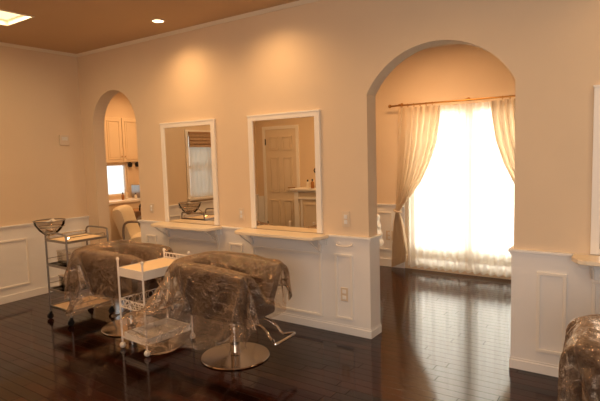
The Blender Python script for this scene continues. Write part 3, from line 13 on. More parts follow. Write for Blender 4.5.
 [-71,-13,-13,-19,-9,11,15,15,4,-3,-11,-10,-12,-13,-13,-12,-10,2,9,5,4,8,7,2,3,10,7,5,5,-4,5,2,-7,-2,-3,4,0,-1,1,-12,-3,-9,3,-1,2,54,-11,-13,-16,-15,4,15,15,8,-5,-9,-10,-10,-12,-13,-12,-12,7,7,3,4,9,8,2,5,11,3,6,2,0,3,-3,-8,-4,4,2,3,1,-5,-14,-5,2,-2,0,5,53,-11,-11,-14,-18,-2,13,13,12,-4,-10,-9,-9,-12,-12,-11,-11,3,7,7,4,9,7,5,8,6,4,2,2,0,0,-3,-7,-4,1,3,5,4,-12,-12,2,-2,-1,1,12,47,-12,-10,-12,-16,-9,11,11,13,2,-12,-8,-9,-10,-12,-11,-12,4,5,8,3,8,10,9,6,0,4,4,-1,2,-2,-1,-5,-4,-5,3,7,1,-7,-11,-3,3,-2,8,13,42,-13,-10,-11,-14,-12,5,12,12,6,-6,-12,-7,-12,-11,-12,-11,4,3,10,3,7,13,8,3,2,2,4,-2,-2,1,-2,-7,-5,5,-3,0,1,1,-9,-6,2,5,9,11,41,-13,-12,-8,-13,-14,-2,12,13,7,-1,-10,-8,-11,-14,-11,-11,0,7,7,11,4,11,7,5,0,1,3,-3,-3,-1,-4,-4,-2,4,5,-1,-3,-6,-8,1,5,5,8,11,39,-13,-13,-7,-10,-16,-8,9,15,7,1,-6,-10,-10,-13,-11,-12,-1,8,7,13,4,10,9,-2,2,-1,1,-3,0,-4,-2,-1,-3,6,4,-1,-7,-10,5,2,1,9,8,9,37,-13,-13,-9,-7,-14,-13,2,15,11,0,-7,-3,-12,-11,-12,-12,-2,9,7,12,6,10,2,5,-3,1,-3,-1,0,-2,-3,-3,1,4,5,-3,-10,-4,8,2,3,9,6,9,36,-11,-14,-11,-7,-11,-14,-5,10,15,3,-8,-4,-5,-13,-11,-13,-4,10,9,11,8,8,-1,6,-1,-4,1,1,-3,-5,-2,1,0,5,3,-5,-9,0,5,3,6,8,6,8,35,-7,-13,-13,-10,-9,-12,-10,7,12,8,-6,-5,-3,-13,-12,-12,-5,11,10,9,9,8,-3,4,-2,2,-5,1,-5,-1,-3,3,1,6,1,-8,-6,2,6,3,6,9,7,9,27,-2,-11,-13,-12,-9,-11,-12,0,8,11,4,-6,-4,-13,-12,-12,-5,11,10,8,10,8,-3,-1,1,-3,1,-4,-1,-5,4,1,1,6,-1,-5,-8,8,2,4,9,8,7,9,18,3,-9,-12,-12,-10,-11,-14,-3,6,9,7,-1,-4,-13,-11,-9,-9,10,10,9,10,5,-1,-3,1,0,-2,-4,-2,2,0,-1,3,3,-2,-3,-5,9,2,6,10,5,6,11,9,6,-4,-11,-12,-12,-9,-16,-6,4,8,7,3,-3,-10,-12,-8,-11,10,10,8,10,4,-5,0,-1,-1,-2,0,2,-1,-2,3,0,2,-4,-4,3,7,7,2,10,5,6,13,-1,7,1,-7,-11,-13,-12,-13,-11,1,7,7,7,-2,-9,-11,-9,-10,8,11,7,11,0,-2,-3,0,-4,1,2,1,-4,3,0,4,-4,-4,0,7,9,0,6,10,5,7,12,-11,8,5,-2,-9,-14,-12,-14,-12,-4,5,6,10,-1,-5,-11,-11,-9,8,11,8,7,-1,-2,-3,-1,0,2,0,-2,0,1,3,-1,2,-6,3,10,-1,4,12,8,5,7,10,-19,7,7,3,-5,-14,-14,-14,-10,-9,1,6,11,1,-3,-10,-12,-8,10,9,9,1,-1,-1,-1,0,1,0,-2,2,-2,3,0,1,0,-1,4,10,-6,8,15,6,5,7,10,-29,7,6,6,0,-12,-15,-15,-9,-9,-5,5,11,0,3,-10,-12,-6,9,11,6,-4,1,2,-2,2,-1,-1,2,-1,2,-1,2,1,0,1,4,10,-9,11,10,10,4,11,10,-41,7,6,7,4,-7,-14,-14,-11,-9,-9,0,13,2,5,-10,-11,-5,11,5,7,-3,3,0,2,-2,1,1,0,1,0,2,1,1,0,3,2,8,-9,3,15,12,10,8,6,-47,6,7,7,6,-1,-9,-13,-14,-10,-10,-7,10,12,1,-9,-11,-4,11,7,0,3,5,3,-3,1,2,0,1,2,-1,0,3,0,1,5,2,-3,1,3,11,16,10,9,3,-58,6,6,7,7,3,-3,-10,-13,-12,-10,-10,3,12,4,-7,-12,-2,10,5,4,6,6,0,0,2,1,1,1,1,1,1,1,1,3,4,-2,-2,0,6,8,11,9,9,5,-65,5,5,6,7,5,2,-5,-12,-10,-10,-12,-4,10,7,-6,-11,-1,8,6,7,11,7,-1,1,0,-1,3,2,0,2,3,1,-1,2,2,-2,-2,0,7,2,8,10,10,11,-73,3,4,4,5,7,4,1,-8,-10,-12,-11,-5,2,11,-5,-11,7,3,9,11,12,7,-3,0,-1,0,4,3,1,2,3,1,-3,-1,2,0,-2,-6,8,7,4,6,12,10,-69,-3,1,4,2,5,6,4,0,-9,-13,-8,-3,-7,8,-7,-4,7,8,13,13,9,3,-1,0,-1,1,4,5,-1,-3,2,-1,2,1,0,0,-1,-7,4,12,5,3,11,13,-71,-2,-3,-1,1,3,4,5,4,-1,-10,-6,-3,-7,-10,0,3,7,10,17,14,6,2,0,0,0,1,2,-1,0,-4,1,1,3,-4,0,3,1,-3,-1,11,8,3,9,15,-73,-1,-1,-3,-2,0,0,3,2,4,0,-5,-10,-5,-6,1,3,6,14,16,11,2,1,1,4,3,0,0,-1,-3,-2,1,0,4,-6,-2,1,8,-5,0,6,13,5,8,9,-69,0,-1,-1,-2,-2,-2,-1,0,0,2,3,-9,-3,-3,1,3,8,14,14,5,6,0,-3,1,3,6,2,-5,-2,1,1,1,2,-7,-3,-1,5,4,1,5,9,9,7,10,-73,0,0,0,-1,-2,-1,-2,-1,-1,-1,-2,-1,0,-1,1,5,10,13,8,3,3,4,-6,0,2,3,6,0,-3,3,1,3,-2,-8,-4,-3,5,7,5,6,9,8,9,-11,-60,1,0,1,0,-1,0,-2,-1,0,-1,-1,0,0,0,1,3,8,6,14,3,1,1,1,-3,-1,1,3,7,0,2,2,-5,2,-8,-5,-3,7,4,7,10,10,8,-9,-2,-56,0,1,1,-1,0,1,0,1,0,-1,0,-1,1,1,1,3,5,2,12,7,0,1,0,-2,0,-3,4,5,6,3,-5,0,-3,-5,-7,-2,9,3,6,11,7,3,-4,-9,-46,0,1,0,1,1,1,1,2,0,-1,1,1,1,1,1,2,3,-1,6,8,4,1,0,-1,0,-5,4,6,6,3,-2,-4,0,-6,-9,-2,6,7,8,4,6,-2,-3,-3,-41,0,1,1,1,2,1,1,1,1,2,0,2,1,2,1,1,1,-2,1,7,-1,5,2,3,-3,0,0,3,8,0,0,-1,0,-5,-9,-5,6,10,6,-1,5,-7,-4,2,-34,1,1,3,2,2,1,1,2,1,2,1,2,2,2,1,0,-2,-3,-1,-1,-1,5,4,5,4,2,1,-1,6,0,-1,0,-1,-2,-8,-6,4,6,7,1,-6,1,-8,0,-23,2,1,2,3,1,2,2,2,3,2,2,2,3,2,0,0,-2,-4,-4,-2,1,3,4,6,3,6,2,-1,0,0,-1,0,-1,-7,0,-6,4,3,-4,1,1,-6,1,-7,-13,2,2,2,3,2,2,3,2,4,3,2,2,2,4,0,-1,-4,-5,-5,-1,-1,0,1,3,0,1,4,8,5,0,-1,-1,0,-6,-3,0,-2,-4,-3,0,1,0,-6,3,-11,2,3,2,3,1,4,4,2,4,3,3,3,2,4,0,-3,-5,-7,-4,-2,0,3,-1,2,4,1,0,1,9,0,-1,-1,0,-4,-3,-2,-2,-4,-8,-3,0,1,2,-5,-2,2,4,2,1,3,4,5,5,4,3,2,4,3,4,-1,-3,-6,-7,-5,-4,0,4,-1,3,5,2,-2,-3,4,5,-1,-1,-1,-2,-1,-4,-2,-7,-5,-4,-6,-3,2,2,0,4,1,2,4,5,6,5,5,4,4,3,2,5,4,-1,-4,-7,-6,-7,-4,-1,3,0,1,5,4,-3,-1,4,1,0,1,1,-4,-5,-2,-8,-3,-3,-4,-6,-6,-4,2,8,0,3,5,5,7,5,5,5,5,6,0,6,4,5,-1,-5,-7,-8,-8,-5,0,2,2,0,4,3,0,0,2,2,0,3,-2,-4,-6,-11,-4,0,-3,-4,-6,-5,-5,-4,13,-1,6,6,6,7,5,5,6,5,2,6,6,5,5,-2,-6,-8,-9,-8,-4,-1,1,2,1,3,3,2,2,0,1,0,-3,-5,0,-11,-9,3,-2,-3,-5,-5,-8,-5,-4,17,-1,7,7,6,6,5,7,5,2,6,2,9,8,6,-2,-6,-12,-7,-8,-4,-1,-1,1,2,2,1,2,1,1,-1,-4,-3,2,-8,-10,-3,2,0,-7,-6,-5,-2,-9,-6,17,4,7,8,5,5,5,9,4,2,3,8,10,9,7,-2,-7,-12,-12,-4,-7,-1,-1,1,0,2,2,0,2,-1,-4,-2,2,-4,-10,-8,2,0,2,-6,-7,-5,-4,-7,-6,15,7,3,9,5,4,8,10,0,4,6,10,9,10,6,0,-6,-12,-15,-9,-2,-3,0,0,1,1,1,0,-1,-5,0,3,-4,-5,-10,-5,3,0,-1,-8,-5,-2,-3,-5,-8,14,2,9,3,5,9,11,5,2,7,8,8,6,12,9,0,-6,-11,-15,-14,-3,3,-4,-2,0,2,2,-4,-3,-2,5,-2,-5,-5,-9,-1,4,1,-3,-10,-11,-3,-1,-4,-4,8,8,5,8,6,10,8,3,9,7,4,4,12,11,11,-2,-4,-9,-15,-13,-10,0,2,-2,-2,-1,-1,3,-5,2,0,-5,-6,-6,2,-3,1,-2,-2,-9,-7,-7,-6,-3,-2,8,6,12,6,7,11,4,6,9,7,-2,12,11,11,12,-5,-7,-2,-12,-14,-10,-5,0,1,0,0,-3,-2,-2,-1,1,-1,-5,-5,-2,-2,-2,1,-2,-8,-10,-6,-5,-5,-1,2,12,11,5,9,10,6,7,6,0,8,12,11,12,9,-12,1,-4,-7,-13,-10,-4,-1,-2,-1,-1,0,0,-1,-4,1,0,-5,-5,-3,-3,-2,2,-6,-9,-7,-5,-5,-5,-3,3,11,7,9,9,7,6,2,5,9,9,12,12,12,5,-12,-7,1,-2,-8,-9,-4,-3,-1,-2,0,-2,0,-1,-2,-1,0,-3,-4,-2,-5,-4,1,-5,-8,-9,-6,-6,-7,-2,1,13,7,9,4,10,2,7,7,9,10,13,12,12,3,-13,-12,-3,3,-1,-8,-5,0,-2,0,-1,-1,-2,-3,0,-2,-2,-1,-2,-1,-5,-6,-1,-8,-11,-5,-6,-6,-7,-5,5,7,11,3,7,7,7,3,14,9,12,11,11,14,-5,-11,-11,-9,5,0,1,-5,1,0,-2,-2,-2,1,-3,-3,0,-2,0,-4,-2,-2,-6,-3,-9,-11,-12,-6,0,-9,-6,2,10,9,7,2,7,6,12,13,9,12,12,14,7,-10,-12,-12,-7,2,2,5,2,-4,0,0,-4,3,-1,-2,-4,1,-1,-2,-4,-3,-1,-4,-6,-11,-10,-7,-10,-7,-3,-11,5,4,11,9,7,3,10,13,11,13,13,14,12,-2,-12,-12,-12,-4,-3,6,4,4,-2,-5,3,2,-7,0,3,0,-6,1,-2,0,-3,-2,-3,-11,-7,-9,-8,-10,-6,-8,-10,-3,12,10,5,10,7,8,14,15,14,15,13,6,-10,-8,-12,-12,-1,-5,0,8,6,2,-6,-4,3,0,-4,1,1,-2,-2,0,-2,-1,0,-2,-11,-11,-9,-6,-8,-8,-6,-9,-7,7,8,11,6,14,10,15,14,17,13,10,1,-11,-8,-11,-13,0,-1,-7,7,4,8,-1,-8,-1,3,0,-3,-2,3,-1,-2,0,1,-5,2,-8,-12,-11,-7,-8,-7,-6,-9,-8,8,4,11,14,10,13,15,16,17,10,8,-6,-5,-11,-12,-12,-1,0,-6,4,4,4,6,-5,-3,0,2,-2,-4,3,0,-4,1,3,-3,-4,0,-11,-11,-9,-9,-7,-5,-9,-15,10,7,15,9,14,15,14,16,16,7,8,-5,-9,-11,-13,-12,-3,3,-6,6,5,0,3,4,-3,-1,-5,2,-3,-2,2,-3,4,2,-6,0,3,-10,-10,-9,-11,-7,-7,-7,-20,5,16,9,16,14,14,16,15,15,8,4,-6,-11,-10,-13,-13,-4,6,-7,1,7,8,0,2,0,-3,-6,0,2,-6,-1,2,6,1,-6,2,5,-10,-9,-9,-10,-8,-8,-8,-26,11,9,16,16,12,17,15,15,16,7,0,-7,-11,-11,-12,-13,-6,8,-3,-5,9,7,3,-1,-1,-1,-2,-1,2,-6,-4,4,6,0,-4,4,5,-10,-8,-10,-9,-7,-8,-8],
 [89,-1,-2,3,-2,-5,-4,-3,-6,-11,-10,-11,-10,-8,-7,1,0,1,6,11,15,16,18,12,5,0,2,3,3,4,3,3,3,5,2,4,5,5,8,4,-4,-2,-7,-4,-3,-36,-2,-2,2,1,-5,-4,-3,-4,-9,-11,-10,-10,-9,-7,2,1,1,6,12,15,16,17,11,4,0,3,3,3,3,3,3,3,3,4,4,4,5,8,-3,1,-3,-4,-4,-5,-36,-3,-2,0,2,-2,-4,-5,-3,-6,-10,-10,-10,-8,-9,3,3,1,6,11,16,16,16,10,2,2,3,3,3,3,2,3,3,3,2,5,5,5,2,1,-1,-2,-3,-4,-8,-35,-2,-2,0,0,0,-2,-6,-3,-5,-8,-10,-10,-8,-8,3,3,1,6,12,16,16,15,8,2,3,3,3,2,3,2,4,2,2,3,3,6,4,-1,3,-2,0,-3,-6,-10,-33,-1,-2,-1,0,0,0,-5,-4,-5,-7,-8,-10,-8,-7,2,3,2,7,12,15,16,14,8,3,2,3,3,2,2,3,3,1,2,2,5,1,1,6,-2,2,0,-4,-7,-9,-34,-1,-1,-2,1,-1,-1,-1,-4,-4,-8,-8,-8,-8,-6,2,3,2,7,12,15,16,14,7,3,3,2,3,2,2,2,1,3,2,2,1,3,3,4,-2,2,-1,-5,-6,-9,-35,-1,0,-3,0,1,-2,0,-2,-4,-6,-9,-7,-7,-7,3,3,2,8,12,14,16,14,6,3,3,2,2,2,2,2,2,2,2,2,1,2,2,1,-1,2,0,-7,-5,-9,-35,-1,0,-1,-2,2,-1,-2,0,-2,-6,-8,-7,-7,-7,3,4,2,8,13,14,16,13,6,3,2,2,2,2,2,2,1,2,2,1,2,2,1,1,-1,0,0,-8,-5,-6,-39,0,0,0,-1,0,0,-3,0,0,-4,-8,-7,-6,-6,2,4,4,8,13,14,15,13,6,3,1,2,2,2,2,1,2,1,2,1,2,1,1,0,-1,1,-2,-7,-5,-6,-44,2,-1,2,1,0,-1,-2,-3,3,-3,-6,-7,-6,-5,2,4,4,8,13,15,14,13,6,2,1,2,1,2,1,3,1,1,2,1,1,1,1,0,-1,0,-2,-7,-6,-6,-49,4,1,1,2,1,1,-1,-5,0,1,-5,-6,-5,-5,2,4,4,9,13,15,14,12,5,2,2,2,1,0,2,2,0,2,2,1,1,0,1,-2,1,-1,-4,-6,-5,-7,-55,8,3,1,2,2,1,1,-3,-2,-1,-2,-6,-5,-4,2,2,7,9,13,14,14,13,5,1,1,2,1,0,2,0,2,1,2,1,0,1,0,-2,0,-1,-5,-5,-5,-7,-61,10,5,1,2,4,1,3,-1,-3,-2,-2,-5,-4,-5,3,2,7,9,14,15,14,11,4,1,1,2,0,1,1,2,0,1,1,2,-1,0,0,-2,-2,1,-5,-5,-4,-8,-66,9,9,1,1,5,4,2,0,-1,-2,-3,-3,-5,-4,2,3,7,10,13,15,14,12,3,1,1,1,0,1,2,0,0,1,1,1,1,-1,-2,-4,1,0,-5,-5,-5,-8,-70,8,10,4,1,4,6,4,0,-1,-1,-3,-2,-4,-4,2,3,8,10,13,16,13,11,3,0,1,1,1,0,1,0,1,0,0,1,1,-1,-4,-1,0,-3,-6,-3,-5,-7,-73,6,8,8,2,5,7,5,0,-1,0,-2,-2,-3,-4,2,3,8,10,14,15,15,10,2,0,1,0,1,0,0,1,0,0,0,1,1,-3,-4,1,-2,-8,-1,-4,-5,-7,-76,7,5,10,6,4,8,6,0,-1,0,0,-1,-3,-4,2,4,7,11,14,15,14,10,1,1,0,0,1,-1,1,0,0,0,0,1,0,-3,-5,2,-3,-8,-1,-5,-6,-7,-79,9,5,9,10,4,5,8,2,0,1,-1,0,-2,-3,1,4,8,10,14,16,14,8,2,-1,1,0,-1,0,0,1,-2,1,0,0,0,-2,-6,2,-7,-5,-3,-6,-7,-6,-80,10,7,9,10,6,2,7,6,1,1,1,-2,-1,-2,2,4,8,11,14,16,13,7,0,1,-1,-1,0,-1,-1,1,0,-2,-1,0,-1,-3,-2,-11,2,-4,-5,-8,-7,-6,-76,9,10,9,10,7,3,2,8,3,2,2,0,0,-2,2,4,8,11,15,15,11,4,0,-1,-3,-1,-1,0,-1,0,-1,-1,-1,-1,-2,-7,2,-7,-5,1,-9,-11,-11,-6,-62,9,10,9,9,9,5,2,5,5,2,3,3,0,-1,2,4,8,12,15,14,4,-2,-1,-1,0,-1,1,-1,-1,-3,-1,-1,-1,-1,-3,-6,3,-4,-4,-11,-10,-9,-11,-5,-51,10,9,7,7,11,7,6,4,5,4,3,3,2,0,2,3,6,15,14,7,-3,-1,1,-1,1,-1,-4,-3,-1,0,-3,-1,2,-5,-3,-1,-3,-7,0,-11,-13,-10,-7,-6,-43,11,9,7,7,10,8,9,5,5,5,3,2,6,1,1,5,7,12,9,-1,-5,-3,2,0,-1,-3,-4,-3,-1,0,-3,-1,5,-6,-3,-2,-2,-8,-4,-9,-11,-11,-8,-4,-37,11,10,11,8,9,9,8,6,6,6,2,3,4,6,3,4,7,9,-1,-5,-9,-4,2,0,-2,0,-2,-7,1,1,-3,1,4,-8,-3,-1,-1,-6,-9,-7,-10,-10,-9,-1,-34,11,9,14,11,10,10,9,4,5,8,3,5,5,5,3,4,8,1,-6,-11,-13,-8,1,2,1,1,0,-4,-2,1,0,2,2,-8,-4,-3,1,-5,-7,-8,-6,-12,-10,0,-28,11,7,13,13,11,13,13,3,4,9,6,5,4,4,4,2,3,-5,-9,-15,-12,-9,2,0,0,0,2,0,-2,0,3,1,-1,-7,-5,-3,1,2,-6,-7,-11,-12,-6,1,-28,12,8,11,13,10,15,14,7,6,10,7,6,2,2,1,1,-4,-8,-14,-15,-12,-3,-1,-1,-1,0,4,6,-5,1,2,1,-3,-7,-4,-1,-1,3,-3,-9,-10,-12,-3,-4,-23,12,11,11,11,10,15,13,9,9,9,7,3,6,0,0,0,-11,-11,-12,-16,-13,-4,1,-4,0,1,3,9,2,-2,3,-2,-4,-7,-2,-2,0,2,-1,-7,-10,-14,-5,-2,-20,13,12,11,11,12,14,11,11,9,8,5,9,3,-1,0,-2,-8,-21,-12,-13,-12,-1,-6,-3,3,-2,2,8,7,0,-2,3,-8,-7,-1,-3,0,2,-2,-5,-12,-11,-5,-2,-15,14,11,10,11,14,14,10,11,12,8,5,7,1,1,2,-7,-14,-24,-11,-11,-9,0,-2,-7,3,-3,3,8,4,-1,1,-1,0,-9,-4,-3,-1,1,-1,-7,-8,-8,-9,-2,-7,12,10,12,12,15,11,7,10,12,10,7,5,5,1,-2,-8,-19,-25,-13,-12,-9,2,1,-3,-2,6,-6,7,5,-1,1,4,-1,-6,-4,-9,0,2,-4,-8,-6,-4,-8,-8,3,11,9,13,13,12,8,6,12,12,9,9,8,4,1,-4,-10,-22,-24,-19,-13,-9,2,2,0,2,7,-8,3,5,0,2,5,0,-3,-5,-10,-2,1,-3,-9,-4,-6,-6,-5,8,8,9,14,12,10,7,8,13,11,10,9,10,5,2,-7,-10,-17,-25,-21,-15,-6,-1,2,1,5,5,-11,-6,3,2,3,4,1,-2,-1,-10,0,-3,0,-11,-8,-4,-6,-4,14,8,9,12,11,10,9,9,10,12,12,8,9,3,5,-6,-12,-16,-24,-20,-12,1,1,0,2,2,2,-9,-6,-1,4,3,-1,-3,6,-10,-10,-4,-1,-1,-5,-13,-5,-4,-3,17,8,11,10,10,11,11,10,9,11,12,9,7,4,1,-4,-11,-17,-22,-17,-12,-1,4,1,3,1,0,-2,-5,-1,4,1,-3,-3,-1,-11,-5,-5,-6,-4,-4,-8,-12,-3,-6,23,10,13,9,9,11,12,12,11,9,8,10,6,6,-1,-3,-7,-17,-19,-15,-16,-6,1,2,3,3,2,1,0,-1,2,-2,-3,-1,-11,-10,-4,-5,1,-7,-8,-8,-6,-7,-8,21,13,14,8,9,12,12,11,11,9,8,10,11,1,-1,-1,-5,-12,-17,-16,-17,-8,-2,-3,1,2,3,-1,1,3,-3,-2,-3,1,-9,-3,-10,2,2,-11,-9,-10,-8,-5,-7,18,14,12,8,10,13,10,9,12,11,12,12,6,-1,1,1,-5,-8,-14,-19,-16,-7,-3,-4,-4,0,0,1,4,-3,-3,-1,-2,-1,-3,1,-6,4,0,-13,-13,-8,-10,-8,-7,20,12,9,8,11,13,9,10,15,13,13,7,5,2,0,-1,-2,-6,-12,-16,-13,-8,-5,-4,-4,-2,-2,-2,0,0,1,0,2,-1,-3,-2,-1,-1,-1,-15,-12,-12,-9,-9,-7,24,8,5,11,13,9,10,15,15,12,6,4,6,6,2,1,-1,0,-12,-12,-13,-9,-7,-5,-4,-1,-3,-1,1,-1,1,1,0,-5,2,-2,-1,-1,-6,-14,-12,-10,-13,-13,-6,23,8,5,13,11,9,15,15,12,4,5,6,8,5,3,4,2,1,-1,-16,-12,-8,-7,-6,-5,-3,-2,-2,0,2,2,1,-5,-3,0,-1,-5,-1,-6,-14,-13,-9,-8,-14,-12,22,4,12,11,9,13,16,11,3,5,7,8,6,5,0,8,6,2,5,-10,-15,-5,-9,-6,-4,-3,-2,-3,-3,3,4,-1,-3,-5,0,-2,-8,-2,-9,-10,-15,-9,-7,-11,-13,15,10,10,11,9,13,11,6,5,7,6,6,5,4,4,7,7,7,6,-1,-12,-7,-6,-7,-5,-4,-2,0,-3,1,1,2,-5,-5,0,-3,-10,-8,-7,-12,-13,-9,-7,-8,-12,9,11,13,6,10,9,8,5,10,5,3,5,5,3,5,5,9,13,6,1,-1,-5,-9,-7,-4,-4,-3,0,1,-1,3,0,-5,-7,-4,1,-10,-8,-8,-14,-16,-10,-8,-7,-9,4,14,7,9,5,8,5,8,11,4,2,4,3,4,4,4,8,16,9,4,0,4,-4,-8,-3,-5,-4,2,0,-1,2,-2,-6,-8,-5,0,-7,-11,-9,-15,-11,-11,-10,-10,-5,1,7,11,5,4,7,6,8,9,4,2,3,3,5,2,1,12,14,15,6,1,5,-2,-3,-2,-3,-4,1,-2,-2,-1,0,-4,-5,-5,-4,-6,-11,-10,-14,-13,-9,-10,-10,-5,-8,9,7,4,3,8,5,6,8,5,2,3,4,3,1,0,13,13,17,11,6,0,-5,0,-3,-1,-1,4,2,-4,-3,-2,-2,-3,-2,-5,-6,-12,-10,-14,-13,-11,-8,-6,-6,-15,4,6,2,5,7,5,3,8,4,3,4,3,3,-2,2,10,15,16,14,6,-2,2,-2,2,0,0,-3,1,3,-2,0,-1,-3,-3,-3,-7,-13,-10,-9,-14,-13,-7,-4,-7,-26,6,1,4,5,9,1,6,6,2,3,3,3,2,-6,5,10,15,15,14,9,-2,4,2,0,-3,-1,5,-1,-2,3,-1,2,-2,0,-2,-7,-14,-11,-11,-6,-11,-9,-5,-9,-33,0,5,5,5,8,3,3,4,3,1,3,5,-4,-7,5,12,14,15,13,10,2,1,1,1,-3,5,1,1,-3,4,1,1,-3,-1,2,-3,-9,-10,-11,-10,-6,-8,-11,-5,-45,9,2,0,7,5,3,2,6,3,4,3,-1,-8,-7,5,11,14,15,14,9,3,1,0,2,2,0,1,3,0,0,2,1,0,0,0,-1,-8,-8,-5,-8,-9,-9,-6,-11,-43,1,3,5,1,6,4,5,4,0,5,1,-5,-9,-8,6,11,14,16,14,8,2,2,0,1,2,2,1,2,1,1,1,1,1,0,1,-1,-7,-7,-5,-2,-8,-9,-6,-11,-49,5,4,0,4,6,6,2,2,3,1,-1,-9,-9,-7,5,12,14,16,13,8,3,2,1,0,2,2,2,1,1,2,1,1,2,1,0,0,-3,-9,-7,-2,-6,-9,-7,-9,-48,4,4,3,4,8,1,2,2,3,-2,-3,-10,-8,-9,6,11,15,16,13,8,2,2,2,1,1,2,2,2,1,2,1,2,1,2,0,0,1,-8,-7,-4,-7,-9,-7,-8,-41,-2,5,3,10,2,4,-2,1,2,-4,-3,-9,-12,-9,6,12,15,16,12,9,2,1,2,3,1,1,2,2,2,1,2,2,3,1,0,1,3,-6,-7,-4,-8,-9,-8,-8,-41,4,1,10,3,3,0,0,-1,1,-4,-5,-11,-12,-8,6,11,16,16,11,10,1,3,1,2,2,2,1,2,3,0,2,3,4,1,0,2,5,-6,-4,-5,-7,-9,-9,-9,-38,2,6,4,6,-1,0,-1,-1,1,-5,-8,-11,-11,-8,5,11,16,15,13,8,2,2,2,2,2,2,2,2,3,1,1,3,4,2,0,5,7,-9,-3,-4,-7,-8,-9,-9])


# ------------------------------------------------------------ materials
def mat(name, color, rough=0.5, metal=0.0, noise=0.0, nscale=8.0, bump=0.0, bscale=60.0, spec=0.5, coat=0.0, trans=0.0, emit=None, estr=0.0, alpha=1.0, ior=1.45):
    m = bpy.data.materials.new(name); m.use_nodes = True
    nt = m.node_tree; b = nt.nodes['Principled BSDF']
    b.inputs['Base Color'].default_value = (*color, 1)
    b.inputs['Roughness'].default_value = rough
    b.inputs['Metallic'].default_value = metal
    b.inputs['Specular IOR Level'].default_value = spec
    b.inputs['Coat Weight'].default_value = coat
    b.inputs['Transmission Weight'].default_value = trans
    b.inputs['IOR'].default_value = ior
    b.inputs['Alpha'].default_value = alpha
    if emit:
        b.inputs['Emission Color'].default_value = (*emit, 1); b.inputs['Emission Strength'].default_value = estr
    tc = nt.nodes.new('ShaderNodeTexCoord')
    if noise > 0:
        n = nt.nodes.new('ShaderNodeTexNoise'); n.inputs['Scale'].default_value = nscale; n.inputs['Detail'].default_value = 4
        nt.links.new(tc.outputs['Object'], n.inputs['Vector'])
        r = nt.nodes.new('ShaderNodeMix'); r.data_type = 'RGBA'
        r.inputs[6].default_value = (*[max(0, c*(1-noise)) for c in color], 1)
        r.inputs[7].default_value = (*[min(1, c*(1+noise)) for c in color], 1)
        nt.links.new(n.outputs['Fac'], r.inputs[0]); nt.links.new(r.outputs[2], b.inputs['Base Color'])
    if bump > 0:
        n = nt.nodes.new('ShaderNodeTexNoise'); n.inputs['Scale'].default_value = bscale; n.inputs['Detail'].default_value = 3
        nt.links.new(tc.outputs['Object'], n.inputs['Vector'])
        bp = nt.nodes.new('ShaderNodeBump'); bp.inputs['Strength'].default_value = bump; bp.inputs['Distance'].default_value = 0.01
        nt.links.new(n.outputs['Fac'], bp.inputs['Height']); nt.links.new(bp.outputs[0], b.inputs['Normal'])
    return m

